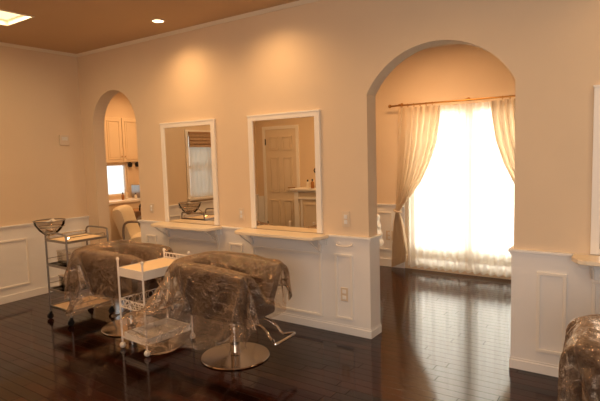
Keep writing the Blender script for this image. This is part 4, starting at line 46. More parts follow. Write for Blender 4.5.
def floor_mat():
    m = bpy.data.materials.new('cherry_boards'); m.use_nodes = True
    nt = m.node_tree; b = nt.nodes['Principled BSDF']; L = nt.links.new
    tc = nt.nodes.new('ShaderNodeTexCoord')
    br = nt.nodes.new('ShaderNodeTexBrick')
    br.offset = 0.0; br.offset_frequency = 1; br.squash = 1
    br.inputs['Scale'].default_value = 1.0
    br.inputs['Brick Width'].default_value = 0.9; br.inputs['Row Height'].default_value = 0.076
    br.inputs['Mortar Size'].default_value = 0.0026; br.inputs['Mortar Smooth'].default_value = 0.6
    br.inputs['Color1'].default_value = FLOORC1; br.inputs['Color2'].default_value = FLOORC2
    br.inputs['Mortar'].default_value = (0.008, 0.003, 0.002, 1)
    sp = nt.nodes.new('ShaderNodeSeparateXYZ'); L(tc.outputs['Object'], sp.inputs[0])
    rw = nt.nodes.new('ShaderNodeMath'); rw.operation = 'DIVIDE'; rw.inputs[1].default_value = .076; L(sp.outputs['Y'], rw.inputs[0])
    fl = nt.nodes.new('ShaderNodeMath'); fl.operation = 'FLOOR'; L(rw.outputs[0], fl.inputs[0])
    wn = nt.nodes.new('ShaderNodeTexWhiteNoise'); wn.noise_dimensions = '1D'; L(fl.outputs[0], wn.inputs['W'])
    xo = nt.nodes.new('ShaderNodeMath'); xo.operation = 'MULTIPLY_ADD'; xo.inputs[1].default_value = 3.7; L(wn.outputs['Value'], xo.inputs[0]); L(sp.outputs['X'], xo.inputs[2])
    cv = nt.nodes.new('ShaderNodeCombineXYZ'); L(xo.outputs[0], cv.inputs['X']); L(sp.outputs['Y'], cv.inputs['Y'])
    L(cv.outputs[0], br.inputs['Vector'])
    mp = nt.nodes.new('ShaderNodeMapping'); mp.inputs['Scale'].default_value = (1.5, 22, 1)
    L(tc.outputs['Object'], mp.inputs['Vector'])
    n = nt.nodes.new('ShaderNodeTexNoise'); n.inputs['Scale'].default_value = 3; n.inputs['Detail'].default_value = 6
    L(mp.outputs[0], n.inputs['Vector'])
    mx = nt.nodes.new('ShaderNodeMix'); mx.data_type = 'RGBA'; mx.blend_type = 'MULTIPLY'; mx.inputs[0].default_value = 0.7
    cr = nt.nodes.new('ShaderNodeValToRGB'); cr.color_ramp.elements[0].position = .3; cr.color_ramp.elements[0].color = (.35, .35, .35, 1)
    cr.color_ramp.elements[1].position = .7; cr.color_ramp.elements[1].color = (1.3, 1.2, 1.1, 1)
    L(n.outputs['Fac'], cr.inputs[0]); L(br.outputs['Color'], mx.inputs[6]); L(cr.outputs[0], mx.inputs[7]); L(mx.outputs[2], b.inputs['Base Color'])
    b.inputs['Roughness'].default_value = 0.10
    sm = nt.nodes.new('ShaderNodeMath'); sm.operation = 'MULTIPLY_ADD'; sm.inputs[1].default_value = -0.5; sm.inputs[2].default_value = 0.52; sm.use_clamp = True
    L(br.outputs['Fac'], sm.inputs[0]); L(sm.outputs[0], b.inputs['Specular IOR Level'])
    n2 = nt.nodes.new('ShaderNodeTexNoise'); n2.inputs['Scale'].default_value = 2.2; n2.inputs['Detail'].default_value = 3
    L(mp.outputs[0], n2.inputs['Vector'])
    ma = nt.nodes.new('ShaderNodeMath'); ma.operation = 'MULTIPLY_ADD'; ma.inputs[1].default_value = 0.35
    L(n2.outputs['Fac'], ma.inputs[0])
    inv = nt.nodes.new('ShaderNodeMath'); inv.operation = 'MULTIPLY'; inv.inputs[1].default_value = -1.0
    L(br.outputs['Fac'], inv.inputs[0]); L(inv.outputs[0], ma.inputs[2])
    bp = nt.nodes.new('ShaderNodeBump'); bp.inputs['Strength'].default_value = 0.22; bp.inputs['Distance'].default_value = 0.004
    L(ma.outputs[0], bp.inputs['Height']); L(bp.outputs[0], b.inputs['Normal'])
    return m
FLOORC1 = (0.046, 0.009, 0.003, 1); FLOORC2 = (0.011, 0.0028, 0.0014, 1)

def film_mat(name, tint=(0.86, 0.66, 0.48), haze=0.16):
    """thin translucent polythene: mostly see-through, with milky haze and sharp glints"""
    m = bpy.data.materials.new(name); m.use_nodes = True
    nt = m.node_tree; L = nt.links.new
    for n in list(nt.nodes): nt.nodes.remove(n)
    out = nt.nodes.new('ShaderNodeOutputMaterial')
    tr = nt.nodes.new('ShaderNodeBsdfTransparent'); tr.inputs[0].default_value = (0.93, 0.90, 0.87, 1)
    df = nt.nodes.new('ShaderNodeBsdfDiffuse'); df.inputs[0].default_value = (*tint, 1)
    tl = nt.nodes.new('ShaderNodeBsdfTranslucent'); tl.inputs[0].default_value = (*tint, 1)
    a = nt.nodes.new('ShaderNodeMixShader'); a.inputs[0].default_value = 0.4
    L(df.outputs[0], a.inputs[1]); L(tl.outputs[0], a.inputs[2])
    tc = nt.nodes.new('ShaderNodeTexCoord')
    n = nt.nodes.new('ShaderNodeTexNoise'); n.inputs['Scale'].default_value = 9; n.inputs['Detail'].default_value = 5; n.inputs['Distortion'].default_value = 1.2
    L(tc.outputs['Object'], n.inputs['Vector'])
    lw = nt.nodes.new('ShaderNodeLayerWeight'); lw.inputs[0].default_value = 0.35
    ad = nt.nodes.new('ShaderNodeMath'); ad.operation = 'MULTIPLY_ADD'; ad.inputs[1].default_value = 0.36; ad.inputs[2].default_value = haze-0.20
    L(lw.outputs['Facing'], ad.inputs[0])
    ad2 = nt.nodes.new('ShaderNodeMath'); ad2.operation = 'MULTIPLY_ADD'; ad2.inputs[1].default_value = 0.20; ad2.use_clamp = True
    L(n.outputs['Fac'], ad2.inputs[0]); L(ad.outputs[0], ad2.inputs[2])
    rn = nt.nodes.new('ShaderNodeTexNoise'); rn.inputs['Scale'].default_value = 5.5; rn.inputs['Detail'].default_value = 3; rn.inputs['Distortion'].default_value = 1.6
    L(tc.outputs['Object'], rn.inputs['Vector'])
    r1 = nt.nodes.new('ShaderNodeMath'); r1.operation = 'MULTIPLY_ADD'; r1.inputs[1].default_value = 2; r1.inputs[2].default_value = -1; L(rn.outputs['Fac'], r1.inputs[0])
    r2 = nt.nodes.new('ShaderNodeMath'); r2.operation = 'ABSOLUTE'; L(r1.outputs[0], r2.inputs[0])
    r3 = nt.nodes.new('ShaderNodeMath'); r3.operation = 'SUBTRACT'; r3.inputs[0].default_value = 1; L(r2.outputs[0], r3.inputs[1])
    r4 = nt.nodes.new('ShaderNodeMath'); r4.operation = 'POWER'; r4.inputs[1].default_value = 26; L(r3.outputs[0], r4.inputs[0])
    r5 = nt.nodes.new('ShaderNodeMath'); r5.operation = 'MULTIPLY_ADD'; r5.inputs[1].default_value = .26; r5.use_clamp = True; L(r4.outputs[0], r5.inputs[0]); L(ad2.outputs[0], r5.inputs[2])
    b = nt.nodes.new('ShaderNodeMixShader'); L(r5.outputs[0], b.inputs[0]); L(tr.outputs[0], b.inputs[1]); L(a.outputs[0], b.inputs[2])
    gl = nt.nodes.new('ShaderNodeBsdfGlossy'); gl.inputs['Roughness'].default_value = 0.12; gl.inputs[0].default_value = (1, .88, .76, 1)
    vo = nt.nodes.new('ShaderNodeTexNoise'); vo.inputs['Scale'].default_value = 16; vo.inputs['Detail'].default_value = 4; vo.inputs['Distortion'].default_value = 2
    L(tc.outputs['Object'], vo.inputs['Vector'])
    bp = nt.nodes.new('ShaderNodeBump'); bp.inputs['Strength'].default_value = 0.7; bp.inputs['Distance'].default_value = 0.016
    hs = nt.nodes.new('ShaderNodeMath'); hs.operation = 'MULTIPLY_ADD'; hs.inputs[1].default_value = .6; L(r4.outputs[0], hs.inputs[0]); L(vo.outputs['Fac'], hs.inputs[2])
    L(hs.outputs[0], bp.inputs['Height']); L(bp.outputs[0], gl.inputs['Normal'])
    fr = nt.nodes.new('ShaderNodeFresnel'); fr.inputs[0].default_value = 1.5; L(bp.outputs[0], fr.inputs['Normal'])
    fm = nt.nodes.new('ShaderNodeMath'); fm.operation = 'MULTIPLY_ADD'; fm.inputs[1].default_value = 0.9; fm.inputs[2].default_value = 0.05; fm.use_clamp = True
    L(fr.outputs[0], fm.inputs[0])
    c = nt.nodes.new('ShaderNodeMixShader'); L(fm.outputs[0], c.inputs[0]); L(b.outputs[0], c.inputs[1]); L(gl.outputs[0], c.inputs[2])
    L(c.outputs[0], out.inputs[0])
    return m

def cloth_mat(name, color, trans=0.5, transp=0.0, stripes=0.0):
    m = bpy.data.materials.new(name); m.use_nodes = True
    nt = m.node_tree; L = nt.links.new
    for n in list(nt.nodes): nt.nodes.remove(n)
    out = nt.nodes.new('ShaderNodeOutputMaterial')
    df = nt.nodes.new('ShaderNodeBsdfDiffuse'); df.inputs[0].default_value = (*color, 1)
    tl = nt.nodes.new('ShaderNodeBsdfTranslucent'); tl.inputs[0].default_value = (*color, 1)
    a = nt.nodes.new('ShaderNodeMixShader'); a.inputs[0].default_value = trans
    L(df.outputs[0], a.inputs[1]); L(tl.outputs[0], a.inputs[2])
    tp = nt.nodes.new('ShaderNodeBsdfTransparent')
    b = nt.nodes.new('ShaderNodeMixShader'); b.inputs[0].default_value = transp
    tc = nt.nodes.new('ShaderNodeTexCoord'); w = nt.nodes.new('ShaderNodeTexWave'); w.inputs['Scale'].default_value = 60
    L(tc.outputs['Object'], w.inputs['Vector'])
    bp = nt.nodes.new('ShaderNodeBump'); bp.inputs['Strength'].default_value = 0.1; L(w.outputs['Fac'], bp.inputs['Height']); L(bp.outputs[0], df.inputs['Normal'])
    L(a.outputs[0], b.inputs[1]); L(tp.outputs[0], b.inputs[2]); L(b.outputs[0], out.inputs[0])
    return m

def glass_mat(name, tint=(1, 1, 1), refl=0.06, ior=1.45):
    m = bpy.data.materials.new(name); m.use_nodes = True
    nt = m.node_tree; L = nt.links.new
    for n in list(nt.nodes): nt.nodes.remove(n)
    out = nt.nodes.new('ShaderNodeOutputMaterial')
    tp = nt.nodes.new('ShaderNodeBsdfTransparent'); tp.inputs[0].default_value = (*tint, 1)
    gl = nt.nodes.new('ShaderNodeBsdfGlossy'); gl.inputs['Roughness'].default_value = 0.03
    fr = nt.nodes.new('ShaderNodeFresnel'); fr.inputs[0].default_value = ior
    ad = nt.nodes.new('ShaderNodeMath'); ad.operation = 'ADD'; ad.inputs[1].default_value = refl; ad.use_clamp = True
    L(fr.outputs[0], ad.inputs[0])
    a = nt.nodes.new('ShaderNodeMixShader'); L(ad.outputs[0], a.inputs[0]); L(tp.outputs[0], a.inputs[1]); L(gl.outputs[0], a.inputs[2])
    L(a.outputs[0], out.inputs[0])
    return m

def emis_mat(name, color, s):
    m = bpy.data.materials.new(name); m.use_nodes = True
    nt = m.node_tree
    for n in list(nt.nodes): nt.nodes.remove(n)
    o = nt.nodes.new('ShaderNodeOutputMaterial'); e = nt.nodes.new('ShaderNodeEmission')
    e.inputs[0].default_value = (*color, 1); e.inputs[1].default_value = s; nt.links.new(e.outputs[0], o.inputs[0])
    return m

M = dict(
 wall=mat('wall_paint', (0.78, 0.63, 0.46), .75, noise=.03, nscale=3, bump=.12, bscale=220, spec=.2),
 ceil=mat('ceiling_paint', (0.62, 0.44, 0.28), .8, noise=.03, nscale=3, bump=.1, bscale=150, spec=.2),
 crown=mat('crown_paint', (0.82, 0.72, 0.58), .5),
 white=mat('white_satin_paint', (0.86, 0.84, 0.82), .38, noise=.015, nscale=5),
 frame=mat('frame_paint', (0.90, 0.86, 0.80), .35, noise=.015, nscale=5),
 shelf=mat('shelf_laminate', (0.88, 0.76, 0.58), .32, noise=.03, nscale=4),
 plate=mat('plate_plastic', (0.74, 0.62, 0.48), .4, noise=.02),
 mirror=mat('silvered_glass', (0.86, 0.80, 0.72), .0, 1.0),
 chrome=mat('chrome', (0.72, 0.68, 0.64), .12, 1.0, noise=.03),
 steel=mat('brushed_steel', (0.36, 0.34, 0.33), .28, 1.0, noise=.05),
 disc=mat('chrome_disc', (0.55, 0.47, 0.40), .16, 1.0, noise=.04, nscale=14),
 black=mat('black_rubber', (0.012, 0.012, 0.014), .45, noise=.1),
 leather=mat('dark_brown_leather', (0.060, 0.021, 0.009), .33, noise=.25, nscale=12, bump=.3, bscale=90),
 wmetal=mat('white_enamel', (0.86, 0.80, 0.74), .3, noise=.02),
 wplast=mat('white_plastic', (0.78, 0.74, 0.69), .4, noise=.02),
 tray=mat('cream_tray', (0.86, 0.68, 0.45), .45, noise=.04),
 clear=glass_mat('clear_plastic', (0.95, 0.91, 0.86), .02, 1.12),
 pane=glass_mat('window_pane', (0.97, 0.98, 0.98), .02),
 film=film_mat('polythene'),
 brass=mat('brass', (0.55, 0.30, 0.10), .3, 1.0, noise=.1),
 drape=cloth_mat('beige_drape', (0.80, 0.67, 0.50), .35),
 sheer=cloth_mat('white_sheer', (0.92, 0.89, 0.82), .7, .07),
 cream=mat('cream_vinyl', (0.86, 0.78, 0.60), .5, noise=.05, bump=.15, bscale=60),
 tan=mat('tan_vinyl', (0.42, 0.25, 0.13), .45, noise=.1),
 cab=mat('cabinet_paint', (0.80, 0.66, 0.48), .45, noise=.02),
 lace=mat('white_lace', (0.88, 0.85, 0.80), .8, noise=.08, nscale=40, bump=.6, bscale=80),
 bottle=mat('cream_bottle', (0.82, 0.76, 0.66), .3, noise=.04),
 amber=mat('amber_bottle', (0.35, 0.16, 0.05), .2, noise=.05),
 blindm=mat('striped_blind', (0.42, 0.28, 0.17), .8, noise=.2, nscale=20),
 day=emis_mat('bright_haze', (1.0, 0.98, 0.93), 3.2),
 lamp=emis_mat('warm_diffuser', (1.0, 0.80, 0.50), 7.0),
 panel=emis_mat('panel_diffuser', (1.0, 0.80, 0.42), 1.7),
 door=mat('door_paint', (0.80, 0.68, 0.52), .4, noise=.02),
 ground=mat('pale_paving', (0.75, 0.73, 0.70), .8, noise=.06),
 ceramic=mat('beige_ceramic', (0.50, 0.33, 0.20), .25, noise=.05),
)
M['floor'] = floor_mat()

# ------------------------------------------------------------ mesh helpers
def bx(bm, x0, x1, y0, y1, z0, z1, bev=0.0):
    t = bmesh.new() if bev > 0 else bm
    vs = [t.verts.new((x, y, z)) for x in (x0, x1) for y in (y0, y1) for z in (z0, z1)]
    for f in ((0,1,3,2),(4,6,7,5),(0,4,5,1),(2,3,7,6),(0,2,6,4),(1,5,7,3)): t.faces.new([vs[i] for i in f])
    if bev > 0:
        bmesh.ops.bevel(t, geom=list(t.edges), offset=bev, segments=2, affect='EDGES', profile=.6)
        merge(bm, t)
    return bm
def merge(bm, t):
    mp = {}
    for v in t.verts: mp[v] = bm.verts.new(v.co)
    for f in t.faces:
        try: bm.faces.new([mp[v] for v in f.verts])
        except ValueError: pass
    t.free()
def tube(bm, pts, r, seg=10, closed=False, caps=True):
    pts = [Vector(p) for p in pts]; n = len(pts)
    rs = r if isinstance(r, (list, tuple)) else [r]*n
    rings = []; up = None
    for i, p in enumerate(pts):
        if closed: d = pts[(i+1) % n]-pts[i-1]
        else: d = (pts[min(i+1, n-1)]-pts[max(i-1, 0)])
        d.normalize()
        if up is None:
            up = d.orthogonal().normalized()
        up = (up - d*up.dot(d))
        if up.length < 1e-5: up = d.orthogonal()
        up.normalize(); sd = d.cross(up)
        rings.append([bm.verts.new(p+(up*math.cos(2*PI*k/seg)+sd*math.sin(2*PI*k/seg))*rs[i]) for k in range(seg)])
    m = n if closed else n-1
    for i in range(m):
        a, b = rings[i], rings[(i+1) % n]
        for k in range(seg): bm.faces.new((a[k], a[(k+1) % seg], b[(k+1) % seg], b[k]))
    if caps and not closed:
        bm.faces.new(rings[0][::-1]); bm.faces.new(rings[-1])
    return bm
def smooth_path(pts, n=6):
    pts = [Vector(p) for p in pts]; out = []
    for i in range(len(pts)-1):
        p0 = pts[max(i-1, 0)]; p1 = pts[i]; p2 = pts[i+1]; p3 = pts[min(i+2, len(pts)-1)]
        for k in range(n):
            t = k/n
            out.append(0.5*((2*p1)+(p2-p0)*t+(2*p0-5*p1+4*p2-p3)*t*t+(3*p1-p0-3*p2+p3)*t**3))
    out.append(pts[-1]); return out
def lathe(bm, prof, cx=0, cy=0, seg=32, close_ends=True):
    rings = []
    for r, z in prof:
        rings.append([bm.verts.new((cx+max(r, 1e-4)*math.cos(2*PI*k/seg), cy+max(r, 1e-4)*math.sin(2*PI*k/seg), z)) for k in range(seg)])
    for a, b in zip(rings, rings[1:]):
        for k in range(seg): bm.faces.new((a[k], a[(k+1) % seg], b[(k+1) % seg], b[k]))
    if close_ends: bm.faces.new(rings[0][::-1]); bm.faces.new(rings[-1])
    return bm
def prism(bm, poly, axis, a0, a1):
    """poly: list of 2D points, extruded along axis from a0 to a1"""
    def P(u, v, w):
        return {'x': (w, u, v), 'y': (u, w, v), 'z': (u, v, w)}[axis]
    A = [bm.verts.new(P(u, v, a0)) for u, v in poly]; B = [bm.verts.new(P(u, v, a1)) for u, v in poly]
    n = len(poly); bm.faces.new(A); bm.faces.new(B[::-1])
    for i in range(n): bm.faces.new((A[i], B[i], B[(i+1) % n], A[(i+1) % n]))
    return bm
def obj(name, bm, m, parent=None, smooth=False, loc=None):
    bmesh.ops.recalc_face_normals(bm, faces=bm.faces)
    me = bpy.data.meshes.new(name); bm.to_mesh(me); bm.free()
    if smooth:
        me.polygons.foreach_set('use_smooth', [True]*len(me.polygons))
        try: me.set_sharp_from_angle(angle=math.radians(40))
        except Exception: pass
    o = bpy.data.objects.new(name, me); col.objects.link(o)
    me.materials.append(m)
    if parent is not None: o.parent = parent
    if loc: o.location = loc
    return o
def tag(o, label, cat, group=None, kind=None):
    o['label'] = label; o['category'] = cat
    if group: o['group'] = group
    if kind: o['kind'] = kind
    return o
def thing(name, label, cat, loc=(0,0,0), rotz=0, group=None):
    o = bpy.data.objects.new(name, None); col.objects.link(o); o.empty_display_size = .1
    o.location = loc; o.rotation_euler = (0, 0, rotz)
    return tag(o, label, cat, group)
def struc(name, bm, m, label, cat, parent=None, smooth=False):
    o = obj(name, bm, m, parent, smooth)
    o['kind'] = 'structure'
    if parent is None: o['label'] = label; o['category'] = cat
    return o
def dup(root, loc, rotz, label, group=None):
    r = root.copy(); col.objects.link(r); r.location = loc; r.rotation_euler = (0, 0, rotz); r['label'] = label
    if group: r['group'] = group
    def rec(o, c):
        for ch in list(o.children):
            d = ch.copy(); col.objects.link(d); d.parent = c; rec(ch, d)
    rec(root, r)
    return r
def B(): return bmesh.new()

def grid_mesh(fn, nu, nv):
    bm = B(); vs = [[bm.verts.new(fn(i/nu, j/nv)) for i in range(nu+1)] for j in range(nv+1)]
    for j in range(nv):
        for i in range(nu): bm.faces.new((vs[j][i], vs[j][i+1], vs[j+1][i+1], vs[j+1][i]))
    return bm
# ------------------------------------------------------------ dimensions
H = 2.67; T = 0.15; R = 0.80; D = 2.37
A1 = (0.212, 0.990, 1.815, 2.212); A2 = (3.705, 4.752, 1.885, 2.20)
XR = 8.0; XBL = -1.8; XBR = 6.6; YB1 = -3.2; YB2 = -5.2; XRET = 3.1

# ------------------------------------------------------------ room shell
def arch_pts(a, seg=28):
    x0, x1, zs, za = a; c = (x0+x1)/2; w = (x1-x0)/2; h = za-zs
    pts = []
    if h < w*0.8:      # segmental
        r = (w*w+h*h)/(2*h); zc = za-r; th = math.asin(w/r)
        for i in range(seg+1):
            t = -th+2*th*i/seg; pts.append((c+r*math.sin(t), zc+r*math.cos(t)))
    else:
        for i in range(seg+1):
            t = PI-PI*i/seg; pts.append((c+w*math.cos(t), zs+h*math.sin(t)))
    return pts
poly = [(0, 0), (A1[0], 0)]+arch_pts(A1)+[(A1[1], 0), (A2[0], 0)]+arch_pts(A2)+[(A2[1], 0), (XR, 0), (XR, H), (0, H)]
struc('wall_front', prism(B(), poly, 'y', 0, T), M['wall'], 'long cream wall with two arched openings', 'wall')

# left wall (X=0) with window; extends from Y=-3.2 to 0
WL = (-2.46, -1.66, 0.86, 1.80)
bm = B(); bx(bm, -.12, 0, YB1, WL[0], 0, H); bx(bm, -.12, 0, WL[1], 0, 0, H); bx(bm, -.12, 0, WL[0], WL[1], 0, WL[2]); bx(bm, -.12, 0, WL[0], WL[1], WL[3], H)
struc('wall_left', bm, M['wall'], 'cream left wall with white wainscot', 'wall')
bm = B(); bx(bm, -.12, XRET, YB1-.12, YB1, 0, H)
struc('wall_back', bm, M['wall'], 'cream wall holding the six-panel door, seen in the mirror', 'wall')
bm = B(); bx(bm, XRET-.12, XRET, YB2, YB1-.12, 0, H); bx(bm, XRET-.12, XR, YB2-.12, YB2, 0, H)
struc('wall_rear', bm, M['wall'], 'cream rear wall behind the viewpoint', 'wall')
bm = B(); bx(bm, XR, XR+.12, YB2-.12, T, 0, H)
struc('wall_right', bm, M['wall'], 'cream right wall outside the view', 'wall')
# back room
WB = (3.08, 4.50, 0.04, 1.93)
bm = B(); bx(bm, XBL-.12, WB[0], D, D+.15, 0, H); bx(bm, WB[1], XBR+.12, D, D+.15, 0, H); bx(bm, WB[0], WB[1], D, D+.15, WB[3], H); bx(bm, WB[0], WB[1], D, D+.15, -.02, WB[2])
struc('wall_far', bm, M['wall'], 'cream far wall with the curtained french window', 'wall')
WK = (1.15, 1.92, 0.86, 1.375)
bm = B(); bx(bm, XBL-.12, XBL, T, WK[0], 0, H); bx(bm, XBL-.12, XBL, WK[1], D, 0, H); bx(bm, XBL-.12, XBL, WK[0], WK[1], 0, WK[2]); bx(bm, XBL-.12, XBL, WK[0], WK[1], WK[3], H)
bx(bm, XBL-.12, -.12, .03, T, 0, H)
struc('wall_inner', bm, M['wall'], 'cream side wall of the shampoo room behind the small arch', 'wall')
bm = B(); bx(bm, XBR, XBR+.12, T, D, 0, H)
struc('wall_side', bm, M['wall'], 'cream side wall of the far room', 'wall')

bm = B(); bx(bm, XBL-.2, XR+.2, YB2-.2, D+.15, -.06, 0)
struc('floor', bm, M['floor'], 'glossy dark cherry board floor', 'floor')
# ceiling with a recess for the light panel
LP = (.735, 1.165, -1.72, -1.115)
bm = B(); x0, x1, y0, y1 = XBL-.2, XR+.2, YB2-.2, D+.15
bx(bm, x0, LP[0], y0, y1, H, H+.1); bx(bm, LP[1], x1, y0, y1, H, H+.1); bx(bm, LP[0], LP[1], y0, LP[2], H, H+.1); bx(bm, LP[0], LP[1], LP[3], y1, H, H+.1)
struc('ceiling', bm, M['ceil'], 'warm tan painted ceiling', 'ceiling')

# crown mouldings (profile prisms)
CP = [(0, .022), (.008, .022), (.013, .030), (.026, .043), (.030, .050), (0, .050)]
def crown_run(name, axis, a0, a1, base, sgn):
    pr = [(base+sgn*u, H-.05+v) for u, v in CP]
    struc(name, prism(B(), pr, axis, a0, a1), M['crown'], 'narrow pale crown moulding under the ceiling', 'moulding')
crown_run('trim_1', 'x', 0, XR, 0, -1)
crown_run('trim_2', 'y', YB1, 0, 0, 1)
crown_run('trim_3', 'x', XBL, XBR, D, -1)

# ------------------------------------------------------------ wainscot
def wains_x(n, x0, x1, y0, y1, panels, side=-1, ends=True):
    """box wrapping a wall pier: white slab, cap rail, baseboard and picture-frame mouldings on the -Y face"""
    e = .011
    ex = e if ends else 0
    bm = B(); bx(bm, x0-ex, x1+ex, y0-e, y1+e, 0, R-.03)
    struc('trim_%d' % n, bm, M['white'], 'white wainscot slab', 'wainscot')
    bm = B(); ec = .030; ex2 = ec if ends else 0
    bx(bm, x0-ex2, x1+ex2, y0-ec, y1+ec, R-.018, R, .004)
    bx(bm, x0-ex2*.65, x1+ex2*.65, y0-ec*.65, y1+ec*.65, R-.034, R-.016)
    struc('trim_%d' % (n+1), bm, M['white'], 'white chair rail capping the wainscot', 'moulding')
    bm = B(); eb = .018; ex3 = eb if ends else 0
    bx(bm, x0-ex3, x1+ex3, y0-eb, y1+eb, 0, .062, .003); bx(bm, x0-ex3*.75, x1+ex3*.75, y0-eb*.75, y1+eb*.75, .060, .076)
    struc('baseboard_%d' % n, bm, M['white'], 'white baseboard', 'baseboard')
    bm = B()
    for (a, b, c, d) in panels: pframe(bm, a, b, c, d, y0-e, -1)
    if panels: struc('trim_%d' % (n+2), bm, M['frame'], 'white rectangular picture-frame mouldings', 'moulding')
    else: bm.free()
def pframe(bm, a, b, c, d, y, s, w=.020, t=.012):
    for (p, q, r, u) in ((a, b, c, c+w), (a, b, d-w, d), (a, a+w, c+w, d-w), (b-w, b, c+w, d-w)):
        bx(bm, p, q, min(y, y+s*t), max(y, y+s*t), r, u, .003)
bm = B(); bx(bm, 0, A1[0]+.012, -.012, T+.012, 0, .07, .003); struc('baseboard_10', bm, M['white'], 'white baseboard', 'baseboard')
wains_x(20, A1[1], A2[0], 0, T, [(1.075, 1.235, .12, .65), (1.42, 2.13, .12, .65), (2.265, 2.43, .12, .65), (2.545, 3.275, .11, .645), (3.405, 3.565, .12, .652)])
wains_x(30, A2[1], XR, 0, T, [(4.895, 5.065, .145, .667), (5.20, 6.0, .12, .65)], ends=True)
# left wall wainscot (facing +X)
bm = B(); bx(bm, 0, .011, YB1, 0, 0, R-.03); struc('trim_40', bm, M['white'], 'white wainscot slab on the left wall', 'wainscot')
bm = B(); bx(bm, 0, .030, YB1, 0, R-.018, R, .004); bx(bm, 0, .02, YB1, 0, R-.034, R-.016); struc('trim_41', bm, M['white'], 'white chair rail on the left wall', 'moulding')
bm = B(); bx(bm, 0, .024, YB1, 0, 0, .076, .003); struc('baseboard_left', bm, M['white'], 'white baseboard of the left wall', 'baseboard')
bm = B(); w = .02
for (a, b) in ((-.545, -.09), (-1.45, -.733), (-2.45, -1.62), (-3.1, -2.6)):
    c, d = .15, .65
    for (p, q, r, u) in ((a, b, c, c+w), (a, b, d-w, d), (a, a+w, c+w, d-w), (b-w, b, c+w, d-w)): bx(bm, .011, .023, p, q, r, u, .003)
struc('trim_42', bm, M['frame'], 'rectangular mouldings on the left wainscot', 'moulding')
# far wall wainscot
bm = B(); bx(bm, XBL, 3.0, D-.011, D, 0, R-.03); bx(bm, 4.58, XBR, D-.011, D, 0, R-.03); struc('trim_50', bm, M['white'], 'white wainscot slab on the far wall', 'wainscot')
bm = B()
for a, b in ((XBL, 3.0), (4.58, XBR)): bx(bm, a, b, D-.03, D, R-.018, R, .004); bx(bm, a, b, D-.02, D, R-.034, R-.016)
struc('trim_51', bm, M['white'], 'white chair rail on the far wall', 'moulding')
bm = B()
for a, b in ((XBL, 3.0), (4.58, XBR)): bx(bm, a, b, D-.024, D, 0, .10, .003)
struc('baseboard_far', bm, M['white'], 'white baseboard of the far wall', 'baseboard')
bm = B(); pframe(bm, 2.10, 2.83, .21, .70, D-.011, -1)
struc('trim_52', bm, M['frame'], 'rectangular moulding on the far wainscot', 'moulding')
# back wall wainscot (seen in the mirrors)
bm = B(); bx(bm, 0.02, .14, YB1, YB1+.011, 0, R-.03); bx(bm, .93, XRET, YB1, YB1+.011, 0, R-.03); bx(bm, .93, XRET, YB1, YB1+.03, R-.02, R)
struc('trim_60', bm, M['white'], 'white wainscot of the door wall', 'wainscot')

# ------------------------------------------------------------ windows
def win_frame(n, x0, x1, y0, y1, z0, z1, axis, sash, m=M['frame'], label='', fw=.05):
    """frame + mullions; axis 'y' means the window lies in a Y-facing wall (spans x)"""
    fr = B(); gl = B()
    def b(u0, u1, v0, v1, d0, d1, bm):
        if axis == 'y': bx(bm, u0, u1, d0, d1, v0, v1)
        else: bx(bm, d0, d1, u0, u1, v0, v1)
    u0, u1, d0, d1 = (x0, x1, y0, y1) if axis == 'y' else (y0, y1, x0, x1)
    b(u0, u0+fw, z0, z1, d0, d1, fr); b(u1-fw, u1, z0, z1, d0, d1, fr); b(u0+fw, u1-fw, z0, z0+fw, d0, d1, fr); b(u0+fw, u1-fw, z1-fw, z1, d0, d1, fr)
    for s in sash:
        if s[0] == 'v': b(s[1]-s[2]/2, s[1]+s[2]/2, z0+fw, z1-fw, d0+.004, d1-.004, fr)
        else: b(u0+fw, u1-fw, s[1]-s[2]/2, s[1]+s[2]/2, d0+.006, d1-.006, fr)
    f = struc('window_%d' % n, fr, m, label, 'window')
    dm = (d0+d1)/2
    b(u0+fw, u1-fw, z0+fw, z1-fw, dm-.003, dm+.003, gl)
    g = obj('window_pane', gl, M['pane'], f)
    return f
win_frame(1, WB[0], WB[1], D+.04, D+.10, WB[2], WB[3], 'y', [('v', 3.79, .11), ('h', .22, .16)], label='white framed french window behind the sheer curtain', fw=.07)
win_frame(2, -.10, -.04, WL[0], WL[1], WL[2], WL[3], 'x', [('h', 1.31, .035), ('v', (WL[0]+WL[1])/2, .018)], label='left wall sash window reflected in the first mirror', fw=.035)
win_frame(3, XBL-.10, XBL-.04, WK[0], WK[1], WK[2], WK[3], 'x', [('v', 1.5, .02)], label='bright small window above the shampoo room counter', fw=.022)
# sill + casing of the left window
bm = B(); y0, y1, z0, z1 = WL
y0, y1 = WL[0], WL[1]
bx(bm, 0, .018, y0-.05, y0, z0-.03, z1+.05, .003); bx(bm, 0, .018, y1, y1+.05, z0-.03, z1+.05, .003); bx(bm, 0, .018, y0, y1, z1, z1+.05, .003); bx(bm, 0, .05, y0-.06, y1+.06, z0-.03, z0, .004)
struc('trim_61', bm, M['frame'], 'white casing and sill of the left wall window', 'moulding')
def cafe(u, v):
    return (.016+.005*math.sin(u*2*PI*9), WL[0]+.01+(WL[1]-WL[0]-.02)*u, 1.60-v*(1.60-WL[2]-.005))
tag(obj('sheer_curtain', grid_mesh(cafe, 90, 6), M['sheer'], None, True), 'pale sheer curtain below the roman blind on the left window, seen in the mirror', 'curtain')
